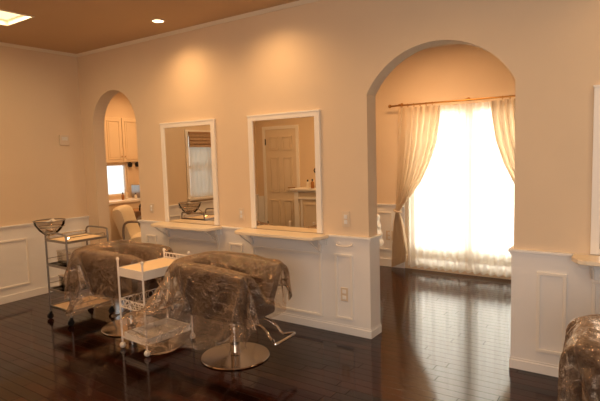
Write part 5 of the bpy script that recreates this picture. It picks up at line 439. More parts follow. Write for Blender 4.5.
# roman blind
bl = thing('roman_blind', 'short striped brown roman blind folded up over the left window, seen in the mirror', 'blind', (0.03, (y0+y1)/2, 1.60))
hw = (y1-y0)/2
bm = B()
prof = [(.0, .2), (.012, .2), (.016, .15), (.008, .14), (.022, .10), (.010, .09), (.028, .05), (.012, .04), (.032, .0), (.0, .0)]
prism(bm, [(u, v) for u, v in prof], 'y', -hw, hw); obj('fabric', bm, M['blindm'], bl)
bm = B(); bx(bm, -.008, .02, -hw, hw, .2, .222); obj('head_rail', bm, M["tan"], bl)

# outside: bright hazy garden wall boards beyond each window, at real distance
bm = B(); bx(bm, -1.5, 8, D+.16, D+7, -.1, -.02); struc('ground', bm, M['ground'], 'pale paving outside the french window', 'ground')

# ------------------------------------------------------------ stations: shelf, brackets, mirrors
def shelf(x0, x1, label, bxs):
    t = thing('counter_shelf', label, 'shelf', ((x0+x1)/2, -.032, R-.028), 0, 'white ledge shelves under the mirrors')
    c = (x0+x1)/2; w = (x1-x0)/2
    bm = B(); d = .195; ch = .085
    poly = [(-w, 0), (-w, -.10), (-w+ch*.45, -d+.015), (-w+ch, -d), (w-ch, -d), (w-ch*.45, -d+.015), (w, -.10), (w, 0)]
    prism(bm, poly, 'z', .006, .032)
    bmesh.ops.bevel(bm, geom=[e for e in bm.edges], offset=.003, segments=1, affect='EDGES')
    obj('shelf_board', bm, M['shelf'], t)
    bm = B(); bx(bm, -w+.03, w-.03, 0, .019, -.052, .0055, .003); obj('cleat', bm, M['white'], t)
    for b_ in bxs:
        u = b_-c
        bm = B()
        prism(bm, [(.0, -.055), (.0, .005), (-.155, .005), (-.155, -.004), (-.018, -.010), (-.018, -.055)], 'x', u-.008, u+.008)
        tube(bm, [(u, -.008, -.105), (u, -.155, -.002)], .0055, 8)
        bx(bm, u-.01, u+.01, -.001, .019, -.12, -.05)
        obj('bracket', bm, M['wmetal'], t)
    return t
shelf(1.36, 2.20, 'cream shelf under the mirror nearest the small arch', (1.43, 2.12))
shelf(2.475, 3.365, 'cream shelf under the mirror that reflects the panelled door', (2.545, 3.27))
shelf(5.10, 5.98, 'cream shelf end at the right edge beside the big arch pier', (5.20, 5.90))
def mirror(x0, x1, label):
    t = thing('wall_mirror', label, 'mirror', ((x0+x1)/2, -.001, R+.006), 0, 'white framed station mirrors')
    w = (x1-x0)/2; h = 1.80-R-.006; f = .048
    bm = B()
    def st(a, b, c, d):
        bx(bm, a, b, -.022, 0, c, d, .003)
    st(-w, -w+f, 0, h); st(w-f, w, 0, h); st(-w+f-.001, w-f+.001, h-f, h)
    bx(bm, -w-.004, w+.004, -.026, 0, h-.010, h+.003, .002)
    obj('mirror_frame', bm, M['frame'], t)
    bm = B(); bx(bm, -w+f, w-f, -.012, -.004, 0, h-f); obj('mirror_glass', bm, M['mirror'], t)
    return t
mirror(1.395, 2.140, 'white framed wall mirror reflecting a window with a short blind')
mirror(2.548, 3.292, 'white framed wall mirror reflecting the six-panel door')
mirror(5.186, 5.93, 'white framed mirror cut off at the right edge of the view')

# ------------------------------------------------------------ plates on walls
def plate(name, label, x, y, z, w, h, kind, facing='-y', group=None):
    rz = {'-y': 0, '+x': PI/2}[facing]
    t = thing(name, label, 'outlet' if kind == 'o' else 'switch', (x, y, z-h/2), rz, group)
    bm = B(); bx(bm, -w/2, w/2, -.007, 0, 0, h, .003); obj('cover_plate', bm, M['plate'], t)
    bm = B()
    if kind == 'o':
        for k in (.28, .72):
            bx(bm, -w*.26, w*.26, -.009, -.006, h*k-h*.14, h*k+h*.14, .002)
    else:
        for k in (.33, .66): bx(bm, -w*.2, w*.2, -.012, -.006, h*k-h*.13, h*k+h*.13, .002)
    obj('socket' if kind == 'o' else 'rocker', bm, M['white'], t)
plate('light_switch', 'beige switch plate between small arch and first mirror', 1.172, 0, .935, .055, .10, 's')
plate('light_switch', 'beige switch plate on the wall between the two mirrors', 2.42, 0, .925, .06, .11, 's')
plate('light_switch', 'tall beige switch plate between second mirror and big arch', 3.508, 0, .932, .07, .125, 's')
plate('wall_outlet', 'beige outlet inside the narrow wainscot panel beside the big arch', 3.487, -.011, .325, .065, .11, 'o')
plate('wall_outlet', 'beige outlet on the far wainscot left of the curtain', 2.845-.045, D-.011, .40, .09, .12, 'o')
t = thing('thermostat', 'small beige thermostat box high on the left wall', 'thermostat', (0, -.235, 1.63), PI/2)
bm = B(); bx(bm, -.055, .055, -.022, 0, 0, .115, .005); obj('housing', bm, M['plate'], t)
bm = B(); bx(bm, -.035, .035, -.025, -.02, .055, .095, .002); obj('display', bm, M['wplast'], t)
t = thing('towel_bar', 'short white towel bar on the wainscot beside the big arch', 'towel bar', (3.50, -.011, .722))
bm = B(); tube(bm, smooth_path([(-.06, 0, .01), (-.06, -.035, .004), (0, -.042, 0), (.06, -.035, .004), (.06, 0, .01)]), .006, 8); obj('bar', bm, M['wmetal'], t, True)
for s in (-1, 1):
    bm = B(); bx(bm, s*.06-.012, s*.06+.012, -.005, 0, -.006, .026, .002); obj('mounting_plate', bm, M['wmetal'], t)

# ------------------------------------------------------------ ceiling fittings
t = thing('ceiling_light', 'square recessed ceiling light panel glowing at upper left', 'ceiling light', ((LP[0]+LP[1])/2, (LP[2]+LP[3])/2, H))
w = (LP[1]-LP[0])/2; d = (LP[3]-LP[2])/2
bm = B()
for (a, b, c, e) in ((-w-.012, -w+.004, -d-.012, d+.012), (w-.004, w+.012, -d-.012, d+.012), (-w, w, -d-.012, -d+.004), (-w, w, d-.004, d+.012)): bx(bm, a, b, c, e, -.006, .07)
obj('light_frame', bm, M['crown'], t)
bm = B(); bx(bm, -w, w, -d, d, .045, .055); obj('diffuser', bm, M['panel'], t)
def downlight(x, y, label, power=60, sz=150):
    t = thing('downlight', label, 'downlight', (x, y, H), 0, 'round recessed downlights')
    bm = B(); lathe(bm, [(.062, -.001), (.062, -.006), (.050, -.008), (.046, -.001)], 0, 0, 28); obj('trim_ring', bm, M['crown'], t, True)
    bm = B(); lathe(bm, [(.046, -.003), (.046, -.0055), (.0, -.0055)], 0, 0, 28); obj('lamp_face', bm, M['lamp'], t)
    l = bpy.data.lights.new('downlight_lamp', 'SPOT'); l.energy = power; l.color = (1, .61, .28); l.spot_size = math.radians(sz); l.spot_blend = 1; l.shadow_soft_size = .06
    o = bpy.data.objects.new('downlight_lamp', l); col.objects.link(o); o.parent = t; o.location = (0, 0, -.02)
DL = 33; EWIN = 180; EFILL = 8; EREAR = 68; WSTR = 1.6
def soft(x, y, p, c=(1, .56, .25)):  # soft fill lamps added under the ceiling, without any fixture
    l = bpy.data.lights.new('ceiling_fill', 'AREA'); l.shape = 'DISK'; l.size = .5; l.energy = p; l.color = c
    o = bpy.data.objects.new('ceiling_fill', l); col.objects.link(o); o.location = (x, y, H-.03)
soft(2.0, -2.2, 24); soft(5.0, -2.6, 12, (1, .75, .52)); soft(3.5, 1.3, 24); soft(-.6, 1.3, 24)

downlight(1.843, -.36, 'round recessed downlight above the first mirror', DL)
downlight(2.92, -.40, 'round recessed downlight above the second mirror', DL)
downlight(4.25, -.75, 'round recessed downlight in front of the big arch', DL*.55)
downlight(5.6, -.40, 'round recessed downlight above the right mirror', DL*.6)
downlight(0.55, -2.4, 'round recessed downlight added out of view as fill near the left window', DL*.35)  # unseen downlight added to lift the warm room light
downlight(1.9, -2.5, 'round recessed downlight added out of view as fill before the panelled door', DL*.5)  # another unseen downlight added as warm fill
downlight(-.55, 1.75, 'round recessed downlight over the shampoo chair', DL*.6)
downlight(-1.35, 1.90, 'round recessed downlight over the shampoo counter', DL*.5)
downlight(3.0, 1.5, 'round recessed downlight in the curtained room', DL*.55)

# ------------------------------------------------------------ french window daylight, added unseen fills, panel lamp
def area(name, loc, rot, sx, sy, e, c):
    l = bpy.data.lights.new(name, 'AREA'); l.shape = 'RECTANGLE'; l.size = sx; l.size_y = sy; l.energy = e; l.color = c
    o = bpy.data.objects.new(name, l); col.objects.link(o); o.location = loc; o.rotation_euler = rot
    return o
area('daylight_french_window', (3.79, D+.55, 1.25), (-PI/2, 0, 0), 2.0, 2.4, EWIN, (1, .95, .86))
area('fill_right', (XR-.1, -3.2, 1.5), (0, PI/2, 0), 1.6, 3.0, EFILL, (1, .93, .86))  # unseen fill added in front of the solid right wall, no window there
area('fill_rear', (6.0, YB2+.1, 1.5), (PI/2, 0, 0), 2.6, 1.8, EREAR, (1, .93, .86))  # unseen fill added at the windowless rear wall, brightens the front wall
area('panel_lamp', ((LP[0]+LP[1])/2, (LP[2]+LP[3])/2, H+.03), (0, 0, 0), .4, .55, 7, (1, .8, .5))
wd = bpy.data.worlds.new('World'); bpy.context.scene.world = wd; wd.use_nodes = True
bg = wd.node_tree.nodes['Background']; bg.inputs[0].default_value = (1, .98, .94, 1); bg.inputs[1].default_value = WSTR

# ------------------------------------------------------------ curtains
YC = D-.10; ZR = 2.0
rod = thing('curtain_rod', 'thin brass curtain rod above the french window', 'curtain rod', (3.78, YC, ZR))
bm = B(); tube(bm, [(-.90, 0, 0), (.90, 0, 0)], .010, 12); obj('rod', bm, M['brass'], rod, True)
for s in (-1, 1):
    bm = B(); lathe(bm, [(.004, -.022), (.016, -.014), (.021, 0), (.016, .014), (.004, .022)], 0, 0, 16)
    f = obj('finial', bm, M['brass'], rod, True); f.location = (s*.915, 0, 0)
for xx in (-.80, 0, .80):
    bm = B(); tube(bm, [(xx, .0, .012), (xx, .05, .018), (xx, .098, .018)], .006, 8); tube(bm, [(xx, .092, .018), (xx, .099, .018)], .02, 12); obj('rod_bracket', bm, M['brass'], rod, True)
for k in range(12):
    xx = (-.76+.075*k) if k < 6 else (.385+.075*(k-6))
    bm = B(); tube(bm, [(xx, math.cos(a)*.019, math.sin(a)*.019-.006) for a in [2*PI*i/14 for i in range(14)]], .0028, 6, closed=True); obj('ring', bm, M['brass'], rod, True)
def ease(t): return t*t*(3-2*t)
def interp(tab, z):
    for (z0, a), (z1, b) in zip(tab, tab[1:]):
        if z <= z0 and z >= z1:
            t = (z0-z)/(z0-z1) if z0 != z1 else 0
            return a+(b-a)*t
    return tab[-1][1] if z < tab[-1][0] else tab[0][1]
def drape(s, label):
    # profile of outer / inner edges relative to window centre (positive outward flip by s)
    outer = [(1.975, .785), (1.5, .795), (1.0, .815), (.80, .825), (.73, .825), (.60, .855), (.30, .885), (.03, .90)]
    inner = [(1.975, .275), (1.80, .285), (1.55, .325), (1.30, .41), (1.10, .51), (.95, .62), (.84, .71), (.76, .765), (.72, .775), (.60, .745), (.30, .695), (.16, .68), (.03, .70)]
    def fn(u, v):
        z = 1.975-v*(1.975-.035)
        a, b = interp(outer, z), interp(inner, z)
        wd_ = abs(a-b)
        x = a+(b-a)*u
        amp = .022*(0.35+wd_/.5) if z > .73 else .030
        ph = u*2*PI*7
        y = amp*math.sin(ph+.6*math.sin(3*v))+.006*math.sin(ph*2.3+v*9)
        gather = math.exp(-((z-.74)/.07)**2)
        y = y*(1-.55*gather)-.05-.015*gather
        zz = z
        if z < .73: zz = z+.10*u*(.73-z)/.70
        if 1.9 < z: x += .004*math.sin(ph*2)
        return (s*x, y, zz-ZR)
    t = thing('curtain', label, 'curtain', (3.78, YC, ZR-.01), 0, 'beige tied-back drapes')
    obj('curtain_panel', grid_mesh(fn, 84, 70), M['drape'], t, True)
    bm = B()
    pts = []
    for i in range(24):
        a = 2*PI*i/24
        pts.append((s*(.80+.042*math.cos(a)), -.065+.045*math.sin(a), .745-ZR+.014*math.cos(a)))
    tube(bm, pts, .013, 8, closed=True)
    tube(bm, [(s*.84, -.03, .765-ZR), (s*.87, .06, .80-ZR), (s*.87, .098, .80-ZR)], .005, 6)
    obj('tieback', bm, M['drape'], t, True)
drape(-1, 'beige drape tied back at the left side of the french window')
drape(1, 'beige drape tied back at the right side of the french window')
def sheerfn(u, v):
    z = 1.965-v*(1.965-.045); x = -.72+1.44*u
    y = .026*math.sin(u*2*PI*17+.8*math.sin(v*2.5))+.008*math.sin(u*2*PI*7.3+2+v)
    return (x, y+.035, z-ZR+.006*math.sin(u*2*PI*17))
sh = tag(obj('sheer_curtain', grid_mesh(sheerfn, 200, 20), M['sheer'], None, True, (3.78, YC, ZR)), 'white translucent sheer curtain glowing with daylight across the french window', 'curtain')

# white ruffled cloth behind the jamb
t = thing('draped_stool', 'white ruffled cloth over a stool, edge peeking past the big arch left side', 'stool', (2.66, 1.98, 0))
def ruf(u, v):
    a = 2*PI*u; r = .165+.035*v+.018*math.sin(a*13)*v+.006*math.sin(v*22)
    return (r*math.cos(a), r*math.sin(a), .70-.36*v)
bm = grid_mesh(ruf, 160, 24)
lathe(bm, [(.168, .698), (.14, .712), (0, .715)], 0, 0, 32, False)
obj('ruffled_cover', bm, M['lace'], t, True)
bm = B(); lathe(bm, [(.15, .66), (.155, .69), (.14, .695), (0, .695)], 0, 0, 24); obj('seat', bm, M['wplast'], t)
for k in range(4):
    a = PI/4+k*PI/2; bm = B(); tube(bm, [(.12*math.cos(a), .12*math.sin(a), .67), (.10*math.cos(a), .10*math.sin(a), 0)], .012, 8); obj('leg', bm, M['wplast'], t)

# ------------------------------------------------------------ salon chair
def seat_box(bm, pts_top): pass
def soft_panel(bm, path, thick, z0, z1f, rr=.03, seg=6):
    """upright cushion following a plan path with rounded top; z1f gives top height along the path"""
    path = [Vector((p[0], p[1], 0)) for p in path]; n = len(path); rows = []
    h = thick/2
    for i, p in enumerate(path):
        d = (path[min(i+1, n-1)]-path[max(i-1, 0)]).normalized(); nn = Vector((-d.y, d.x, 0)); z1 = z1f(i/(n-1))
        sec = [(h*.8, z0), (h, z0+.02)]
        sec += [(h, z0+(z1-h-z0)*k/4) for k in (1, 2, 3)]
        sec += [(h*1.08*math.cos(a), z1-h+h*math.sin(a)) for a in [PI*k/(2*seg) for k in range(0, 2*seg+1)]]
        sec += [(-h, z0+(z1-h-z0)*k/4) for k in (3, 2, 1)]
        sec += [(-h, z0+.02), (-h*.8, z0)]
        rows.append([bm.verts.new(p+nn*o+Vector((0, 0, z))) for o, z in sec])
    m = len(rows[0])
    for a, b in zip(rows, rows[1:]):
        for k in range(m): bm.faces.new((a[k], a[(k+1) % m], b[(k+1) % m], b[k]))
    bm.faces.new(rows[0]); bm.faces.new(rows[-1][::-1])
    return bm
def taper(bm):
    for v in bm.verts:
        k = max(0, (.72-v.co.z)/.36); f = 1-.26*k**1.3
        v.co.y *= f; v.co.x = (v.co.x+.04)*(1-.22*k**1.3)-.04
def styling_chair(label, loc, rotz, group='plastic-covered styling chairs', foot=True, drop=.0):
    """local +X is the way the chair faces; origin at base centre"""
    t = thing('styling_chair', label, 'chair', loc, rotz, group)
    bm = B(); lathe(bm, [(.245, 0), (.25, .006), (.245, .012), (.12, .020), (.05, .026), (.04, .04), (0, .04)], 0, 0, 56); obj('base_plate', bm, M['disc'], t, True)
    bm = B(); lathe(bm, [(.036, .03), (.036, .20), (.045, .21), (.045, .23), (.026, .235), (.026, .295)], 0, 0, 28); obj('pump_column', bm, M['chrome'], t, True)
    bm = B(); bx(bm, -.18, .20, -.12, .12, .330, .362, .008); obj('under_frame', bm, M['black'], t)
    bm = B(); bx(bm, -.25, .27, -.15, .15, .362, .47, .03); obj('seat', bm, M['leather'], t, True)
    w = .208
    # back: curved around rear
    path = []
    for k in range(13):
        a = PI/2+PI*k/12
        path.append((-.27+.10*math.cos(a), (w-.10)*(1 if a < PI else -1)*1.0+ .10*math.sin(a)))
    bm = B(); soft_panel(bm, path, .085, .36, lambda s: .738, seg=5); taper(bm); obj('backrest', bm, M['leather'], t, True)
    for s in (-1, 1):
        pth = [(-.27+k*.54/8, s*w) for k in range(9)]
        bm = B(); soft_panel(bm, pth, .080, .37, lambda q: .734-.030*q*q, seg=5); taper(bm); obj('armrest', bm, M['leather'], t, True)
    # footrest: U bar reaching forward and down, tread at the end
    ft = B()
    for s in ((-1, 1) if foot else ()):
        tube(ft, smooth_path([(.16, s*.06, .345), (.27, s*.06, .335), (.33, s*.062, .30), (.36, s*.066, .262), (.39, s*.07, .25)]), .009, 8)
    if foot: tube(ft, smooth_path([(.39, -.07, .25), (.43, -.115, .248), (.447, -.10, .248), (.45, 0, .248), (.447, .10, .248), (.43, .115, .248), (.39, .07, .25)]), .010, 8)
    if foot: obj('footrest', ft, M['chrome'], t, True)
    else: ft.free()
    # pump lever
    bm = B(); tube(bm, smooth_path([(.02, -.03, .215), (.05, -.16, .22), (.07, -.25, .235)]), .007, 8); tube(bm, [(.068, -.24, .233), (.078, -.29, .243)], .012, 8); obj('pump_lever', bm, M['steel'], t, True)
    for ch in t.children:
        if ch.name.split('.')[0] not in ('base_plate', 'pump_column'): ch.location.z = -drop
    return t
C2 = (3.02, -.81, 0); C1 = (1.80, -.79, 0); C3 = (5.65, -1.16, 0)
styling_chair('dark brown styling chair under plastic on the bright round base, nearest the centre', C2, math.radians(3), drop=.04)
styling_chair('dark brown styling chair under plastic between the chrome and white trolleys', C1, math.radians(10), foot=False, drop=.05)
styling_chair('dark brown styling chair under plastic cut off at the lower right corner', C3, math.radians(0), drop=.03)

def load_cloth(key):
    """grid of points: per axis, running differences in tenths of the step size"""
    nx, ny, step, xs, ys, zs = CLOTH[key]
    cols = []
    for seq in (xs, ys, zs):
        acc = 0; l = []
        for d in seq: acc += d; l.append(acc*step)
        cols.append(l)
    bm = B(); V = [bm.verts.new(p) for p in zip(*cols)]
    for j in range(ny-1):
        for i in range(nx-1):
            a = j*nx+i; bm.faces.new((V[a], V[a+1], V[a+nx+1], V[a+nx]))
    return bm
def sheet(key, label, loc, rotz, m=None, mirror=False, tuck=0.0):
    if key not in CLOTH: return
    bm = load_cloth(key)
    if mirror:
        for v in bm.verts: v.co.y = -v.co.y
    for v in bm.verts:
        if v.co.z < .46:
            f = min(1, max(0, (v.co.x+.30)/.25)); v.co.z = .46-(.46-v.co.z)*(.52+.26*f)
        if tuck:
            k = 1-tuck*max(0, .70-v.co.z); v.co.x *= k; v.co.y *= k
    o = obj('plastic_sheet', bm, m or M['film'], None, True, loc)
    for p in o.data.polygons: p.use_smooth = True
    o.rotation_euler = (0, 0, rotz)
    md = o.modifiers.new('sub', 'SUBSURF'); md.levels = 1; md.render_levels = 1
    tag(o, label, 'plastic sheet', 'clear plastic sheets draped over chairs')
sheet('a', 'clear crinkled plastic sheet draped over the chair nearest the centre', (C2[0], C2[1], -.04), math.radians(3))
sheet('b', 'clear plastic sheet draped over the chair behind the chrome trolley', (C1[0], C1[1], -.05), math.radians(10))
sheet('b', 'clear plastic sheet over the chair at the lower right corner', (C3[0], C3[1], -.03), math.radians(0), tuck=.62)

# ------------------------------------------------------------ chrome trolley
t = thing('chrome_trolley', 'tiered chrome salon trolley on black castors at the left', 'trolley', (1.125, -.835, 0), math.radians(-2))
hx, hy = .180, .20
zs = [.125, .285, .515, .745]
bm = B()
for sx in (-1, 1):
    for sy in (-1, 1):
        b2 = B(); tube(b2, [(sx*hx, sy*hy, .06), (sx*hx, sy*hy, .75)], .0085, 10); obj('post', b2, M['steel'], t, True)
for sy in (-1, 1):
    b2 = B(); tube(b2, smooth_path([(-hx, sy*hy, .745), (-hx+.005, sy*hy, .79), (-hx+.035, sy*(hy+.01), .812), (0, sy*(hy+.012), .815), (hx-.035, sy*(hy+.01), .812), (hx-.005, sy*hy, .79), (hx, sy*hy, .745)]), .0085, 10); obj('handle', b2, M['steel'], t, True)
bm.free()
for i, z in enumerate(zs):
    b2 = B()
    for s in (-1, 1):
        bx(b2, s*hx-.006, s*hx+.006, -hy, hy, z-.016, z+.004); bx(b2, -hx, hx, s*hy-.006, s*hy+.006, z-.016, z+.004)
    if i < 3:
        for s in (-1, 1): tube(b2, [(s*hx, -hy, z+.05), (s*hx, hy, z+.05)], .003, 6)
    fr = obj('shelf_frame', b2, M['steel'], t)
    b2 = B(); bx(b2, -hx+.006, hx-.006, -hy+.006, hy-.006, z-.012, z-.004, .002)
    obj('shelf_panel', b2, M['tray'] if i in (0, 3) else M['clear'], t)
for s in (-1, 1):
    b2 = B(); tube(b2, smooth_path([(s*(hx-.02), -hy+.03, .75), (s*(hx-.02), -hy+.035, .775), (s*(hx-.02), hy-.035, .775), (s*(hx-.02), hy-.03, .75)], 4), .004, 6)
    obj('guard_rail', b2, M['chrome'], t, True)
for sx in (-1, 1):
    for sy in (-1, 1):
        b2 = B(); tube(b2, [(sx*hx, sy*hy, .07), (sx*hx, sy*hy, .058)], .013, 10); bx(b2, sx*hx-.012, sx*hx+.012, sy*hy-.018, sy*hy+.008, .035, .060, .003)
        tube(b2, [(sx*hx-.010, sy*hy-.008, .027), (sx*hx+.010, sy*hy-.008, .027)], .027, 18)
        obj('castor', b2, M['black'], t, True)
def bin_(x, y, z, lab):
    g = thing('storage_bin', lab, 'bin', (x, y, z), math.radians(-2))
    b2 = B(); w, d, h = .13, .15, .115
    for s in (-1, 1): bx(b2, s*w-.003, s*w+.003, -d, d, 0, h); bx(b2, -w, w, s*d-.003, s*d+.003, 0, h)
    bx(b2, -w, w, -d, d, 0, .004); obj('bin_body', b2, M['clear'], g)
    b2 = B()
    for s in (-1, 1): bx(b2, s*w-.006, s*w+.006, -d-.006, d+.006, h-.008, h); bx(b2, -w, w, s*d-.006, s*d+.006, h-.008, h)
    obj('bin_rim', b2, M['wplast'], g)
bin_(1.14, -.82, .520, 'clear storage bin on the upper middle shelf of the chrome trolley')
bin_(1.14, -.82, .290, 'clear storage bin on the lower middle shelf of the chrome trolley')
# ring holder clamped to the trolley post, then the bowl sitting in it
BX, BY = .80, -.905
b2 = B(); lx, ly = BX-1.125, BY+.835
tube(b2, [(lx+.118*math.cos(a), ly+.118*math.sin(a), .838) for a in [2*PI*i/32 for i in range(32)]], .004, 8, closed=True)
tube(b2, smooth_path([(lx+.118, ly, .838), (lx+.135, ly-.05, .80), (-hx, -hy, .735)]), .005, 8)
obj('bowl_holder', b2, M['steel'], t, True)
g0 = None
# glass bowl
g = thing('glass_bowl', 'clear round bowl standing on the left corner of the chrome trolley', 'bowl', (BX, BY, .757))
b2 = B(); lathe(b2, [(.045, 0), (.05, .002), (.095, .045), (.130, .10), (.138, .135), (.134, .135), (.126, .10), (.090, .047), (.045, .008), (0, .008)], 0, 0, 36); obj('bowl_body', b2, M['clear'], g, True)
b2 = B(); tube(b2, [(.138*math.cos(a), .138*math.sin(a), .137) for a in [2*PI*i/36 for i in range(36)]], .005, 8, closed=True); obj('rim', b2, M['steel'], g, True)
for k, (dx, dy, rz) in enumerate(((-.03, .01, .4), (.03, -.02, 1.5), (.01, .04, 2.4))):
    c = thing('hair_clip', ['silver hair clip lying at the back of the clear bowl', 'silver hair clip lying at the right of the clear bowl', 'silver hair clip lying at the left of the clear bowl'][k], 'hair clip', (BX+dx, BY+dy, .781), rz, 'clips in the bowl')
    b2 = B(); tube(b2, smooth_path([(-.04, 0, .0), (0, .006, .012), (.045, 0, .004)]), .006, 8); obj('jaw', b2, M['chrome'], c, True)
    b2 = B(); tube(b2, smooth_path([(-.04, 0, .022), (0, -.004, .016), (.045, 0, .006)]), .005, 8); obj('jaw', b2, M['chrome'], c, True)
g = thing('hair_roller', 'small white roller resting on the rim inside the clear bowl', 'roller', (BX, BY, .84), .3)
b2 = B(); tube(b2, [(-.03, .02, .03), (.03, .02, .055)], .019, 14); obj('roller_body', b2, M['wplast'], g, True)

# ------------------------------------------------------------ white trolley
t = thing('white_trolley', 'white wire trolley with ball feet between the two covered chairs', 'trolley', (2.318, -.93, 0), math.radians(-3))
hx, hy = .155, .215
for sx in (-1, 1):
    for sy in (-1, 1):
        b2 = B(); tube(b2, [(sx*hx, sy*hy, .035), (sx*hx, sy*hy, .685)], .0075, 10); ps = obj('post', b2, M['wmetal'], t, True)
        b2 = B(); lathe(b2, [(.004, .683), (.011, .690), (.013, .698), (.009, .708), (.004, .712)], sx*hx, sy*hy, 12); obj('finial', b2, M['wmetal'], ps, True)
        b2 = B(); lathe(b2, [(.002, .001)]+[(.0235*math.sin(PI*k/10), .0245-.0235*math.cos(PI*k/10)) for k in range(1, 10)]+[(.002, .048)], sx*hx, sy*hy, 18); obj('ball_castor', b2, M['wplast'], t, True)
# top rail ends with small verticals
for sy in (-1, 1):
    b2 = B()
    for z in (.675, .640): tube(b2, [(-hx, sy*hy, z), (hx, sy*hy, z)], .005, 8)
    for k in range(-3, 4): tube(b2, [(k*.042, sy*hy, .640), (k*.042, sy*hy, .675)], .003, 6)
    if sy == 1: obj('end_rail', b2, M['wmetal'], t, True)
    else: b2.free()
# top tray + basket
b2 = B(); bx(b2, -hx+.008, hx-.008, -hy+.008, hy-.008, .622, .632, .003); obj('tray_top', b2, M['tray'], t)
b2 = B()
for s in (-1, 1): bx(b2, s*(hx-.004)-.003, s*(hx-.004)+.003, -hy, hy, .570, .634); bx(b2, -hx, hx, s*(hy-.004)-.003, s*(hy-.004)+.003, .570, .634)
bx(b2, -hx, hx, -hy, hy, .568, .574); obj('tray_box', b2, M['wplast'], t)
# middle scroll basket
b2 = B()
for z in (.325, .390):
    tube(b2, [(-hx, -hy, z), (hx, -hy, z), (hx, hy, z), (-hx, hy, z)], .004, 8, closed=True)
for sy in (-1, 1):
    for k in range(5):
        cx_ = -hx+.031+k*.062; tube(b2, [(cx_+.024*math.cos(a), sy*hy, .358+.027*math.sin(a)) for a in [2*PI*i/16 for i in range(16)]], .0028, 6, closed=True)
for sx in (-1, 1):
    for k in range(7):
        cy_ = -hy+.031+k*.0613; tube(b2, [(sx*hx, cy_+.024*math.cos(a), .358+.027*math.sin(a)) for a in [2*PI*i/16 for i in range(16)]], .0028, 6, closed=True)
for k in range(-6, 7): tube(b2, [(-hx, k*.034, .325), (hx, k*.034, .325)], .0025, 6)
obj('wire_basket', b2, M['wmetal'], t, True)
# bottom tray
b2 = B(); 
for s in (-1, 1): bx(b2, s*(hx-.012)-.003, s*(hx-.012)+.003, -hy+.012, hy-.012, .075, .125); bx(b2, -hx+.012, hx-.012, s*(hy-.015)-.003, s*(hy-.015)+.003, .075, .125)
bx(b2, -hx+.012, hx-.012, -hy+.012, hy-.012, .070, .078); obj('bottom_tray', b2, M['wplast'], t)
b2 = B(); tube(b2, [(-hx, -hy, .085), (hx, -hy, .085), (hx, hy, .085), (-hx, hy, .085)], .005, 8, closed=True); obj('bottom_rail', b2, M['wmetal'], t, True)

# ------------------------------------------------------------ door wall: six-panel door, cabinet
DX0, DX1, DZ = .215, .835, 1.87
bm = B(); bx(bm, DX0-.055, DX0, YB1, YB1+.022, 0, DZ+.055, .003); bx(bm, DX1, DX1+.055, YB1, YB1+.022, 0, DZ+.055, .003); bx(bm, DX0, DX1, YB1, YB1+.022, DZ, DZ+.055, .003)
struc('trim_62', bm, M['frame'], 'white door casing', 'moulding')
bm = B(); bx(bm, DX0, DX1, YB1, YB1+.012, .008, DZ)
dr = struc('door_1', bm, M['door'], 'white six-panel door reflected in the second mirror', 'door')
pw = (DX1-DX0)
for c_ in (.13, .56):
    for (z0, z1) in ((.16, .72), (.84, 1.42), (1.53, 1.76)):
        a, b = DX0+c_*pw, DX0+(c_+.31)*pw
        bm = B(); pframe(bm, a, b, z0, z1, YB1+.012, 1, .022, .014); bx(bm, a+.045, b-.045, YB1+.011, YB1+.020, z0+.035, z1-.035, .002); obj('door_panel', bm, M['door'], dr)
for z in (.25, 1.62):
    bm = B(); tube(bm, [(DX0+.004, YB1+.018, z), (DX0+.004, YB1+.018, z+.10)], .009, 8); obj('hinge', bm, M['black'], dr)
bm = B(); tube(bm, [(DX1-.05, YB1+.012, .92), (DX1-.05, YB1+.055, .92)], .012, 10); tube(bm, [(DX1-.05, YB1+.055, .92), (DX1-.15, YB1+.055, .92)], .009, 10); obj('door_handle', bm, M['brass'], dr)
cb = thing('mantel_cabinet', 'cream mantel-style cabinet beside the panelled door, seen in the mirror', 'cabinet', (1.47, YB1+.035, 0))
bm = B(); bx(bm, -.46, .46, 0, .30, .06, .875); bx(bm, -.44, .44, .0, .28, 0, .06); obj('carcass', bm, M['door'], cb)
bm = B(); bx(bm, -.52, .52, 0, .345, .905, .935, .005); bx(bm, -.49, .49, 0, .32, .875, .905, .008); obj('mantel_top', bm, M['frame'], cb)
for s in (-1, 1):
    bm = B(); bx(bm, min(s*.46, s*.38), max(s*.46, s*.38), .30, .318, 0, .875, .003); obj('pilaster', bm, M['frame'], cb)
for s in (-1, 1):
    bm = B(); x0, x1 = (-.30, -.005) if s < 0 else (.005, .30)
    bx(bm, x0, x1, .30, .312, .10, .74, .002)
    for (p, q, r, u) in ((x0+.03, x1-.03, .14, .155), (x0+.03, x1-.03, .69, .705), (x0+.03, x0+.045, .155, .69), (x1-.045, x1-.03, .155, .69)): bx(bm, p, q, .312, .319, r, u)
    dd = obj('cabinet_door', bm, M['door'], cb)
    bm = B(); tube(bm, [(s*.03, .312, .45), (s*.03, .335, .45)], .010, 10); obj('knob', bm, M['brass'], dd)
bm = B(); bx(bm, -.38, .38, .30, .325, .77, .80, .004); bx(bm, -.34, -.31, .30, .322, .06, .77, .004); bx(bm, .31, .34, .30, .322, .06, .77, .004); obj('surround', bm, M['frame'], cb)
def bottle(x, y, z, r, h, m, cap, label, group=None):
    g = thing('bottle', label, 'bottle', (x, y, z), 0, group)
    b2 = B(); lathe(b2, [(r*.9, 0), (r, .006), (r, h*.62), (r*.45, h*.74), (r*.4, h*.8), (0, h*.8)], 0, 0, 18); obj('bottle_body', b2, m, g, True)
    b2 = B(); lathe(b2, [(r*.48, h*.78), (r*.48, h), (0, h)], 0, 0, 14); obj('cap', b2, cap, g, True)
zc = .936
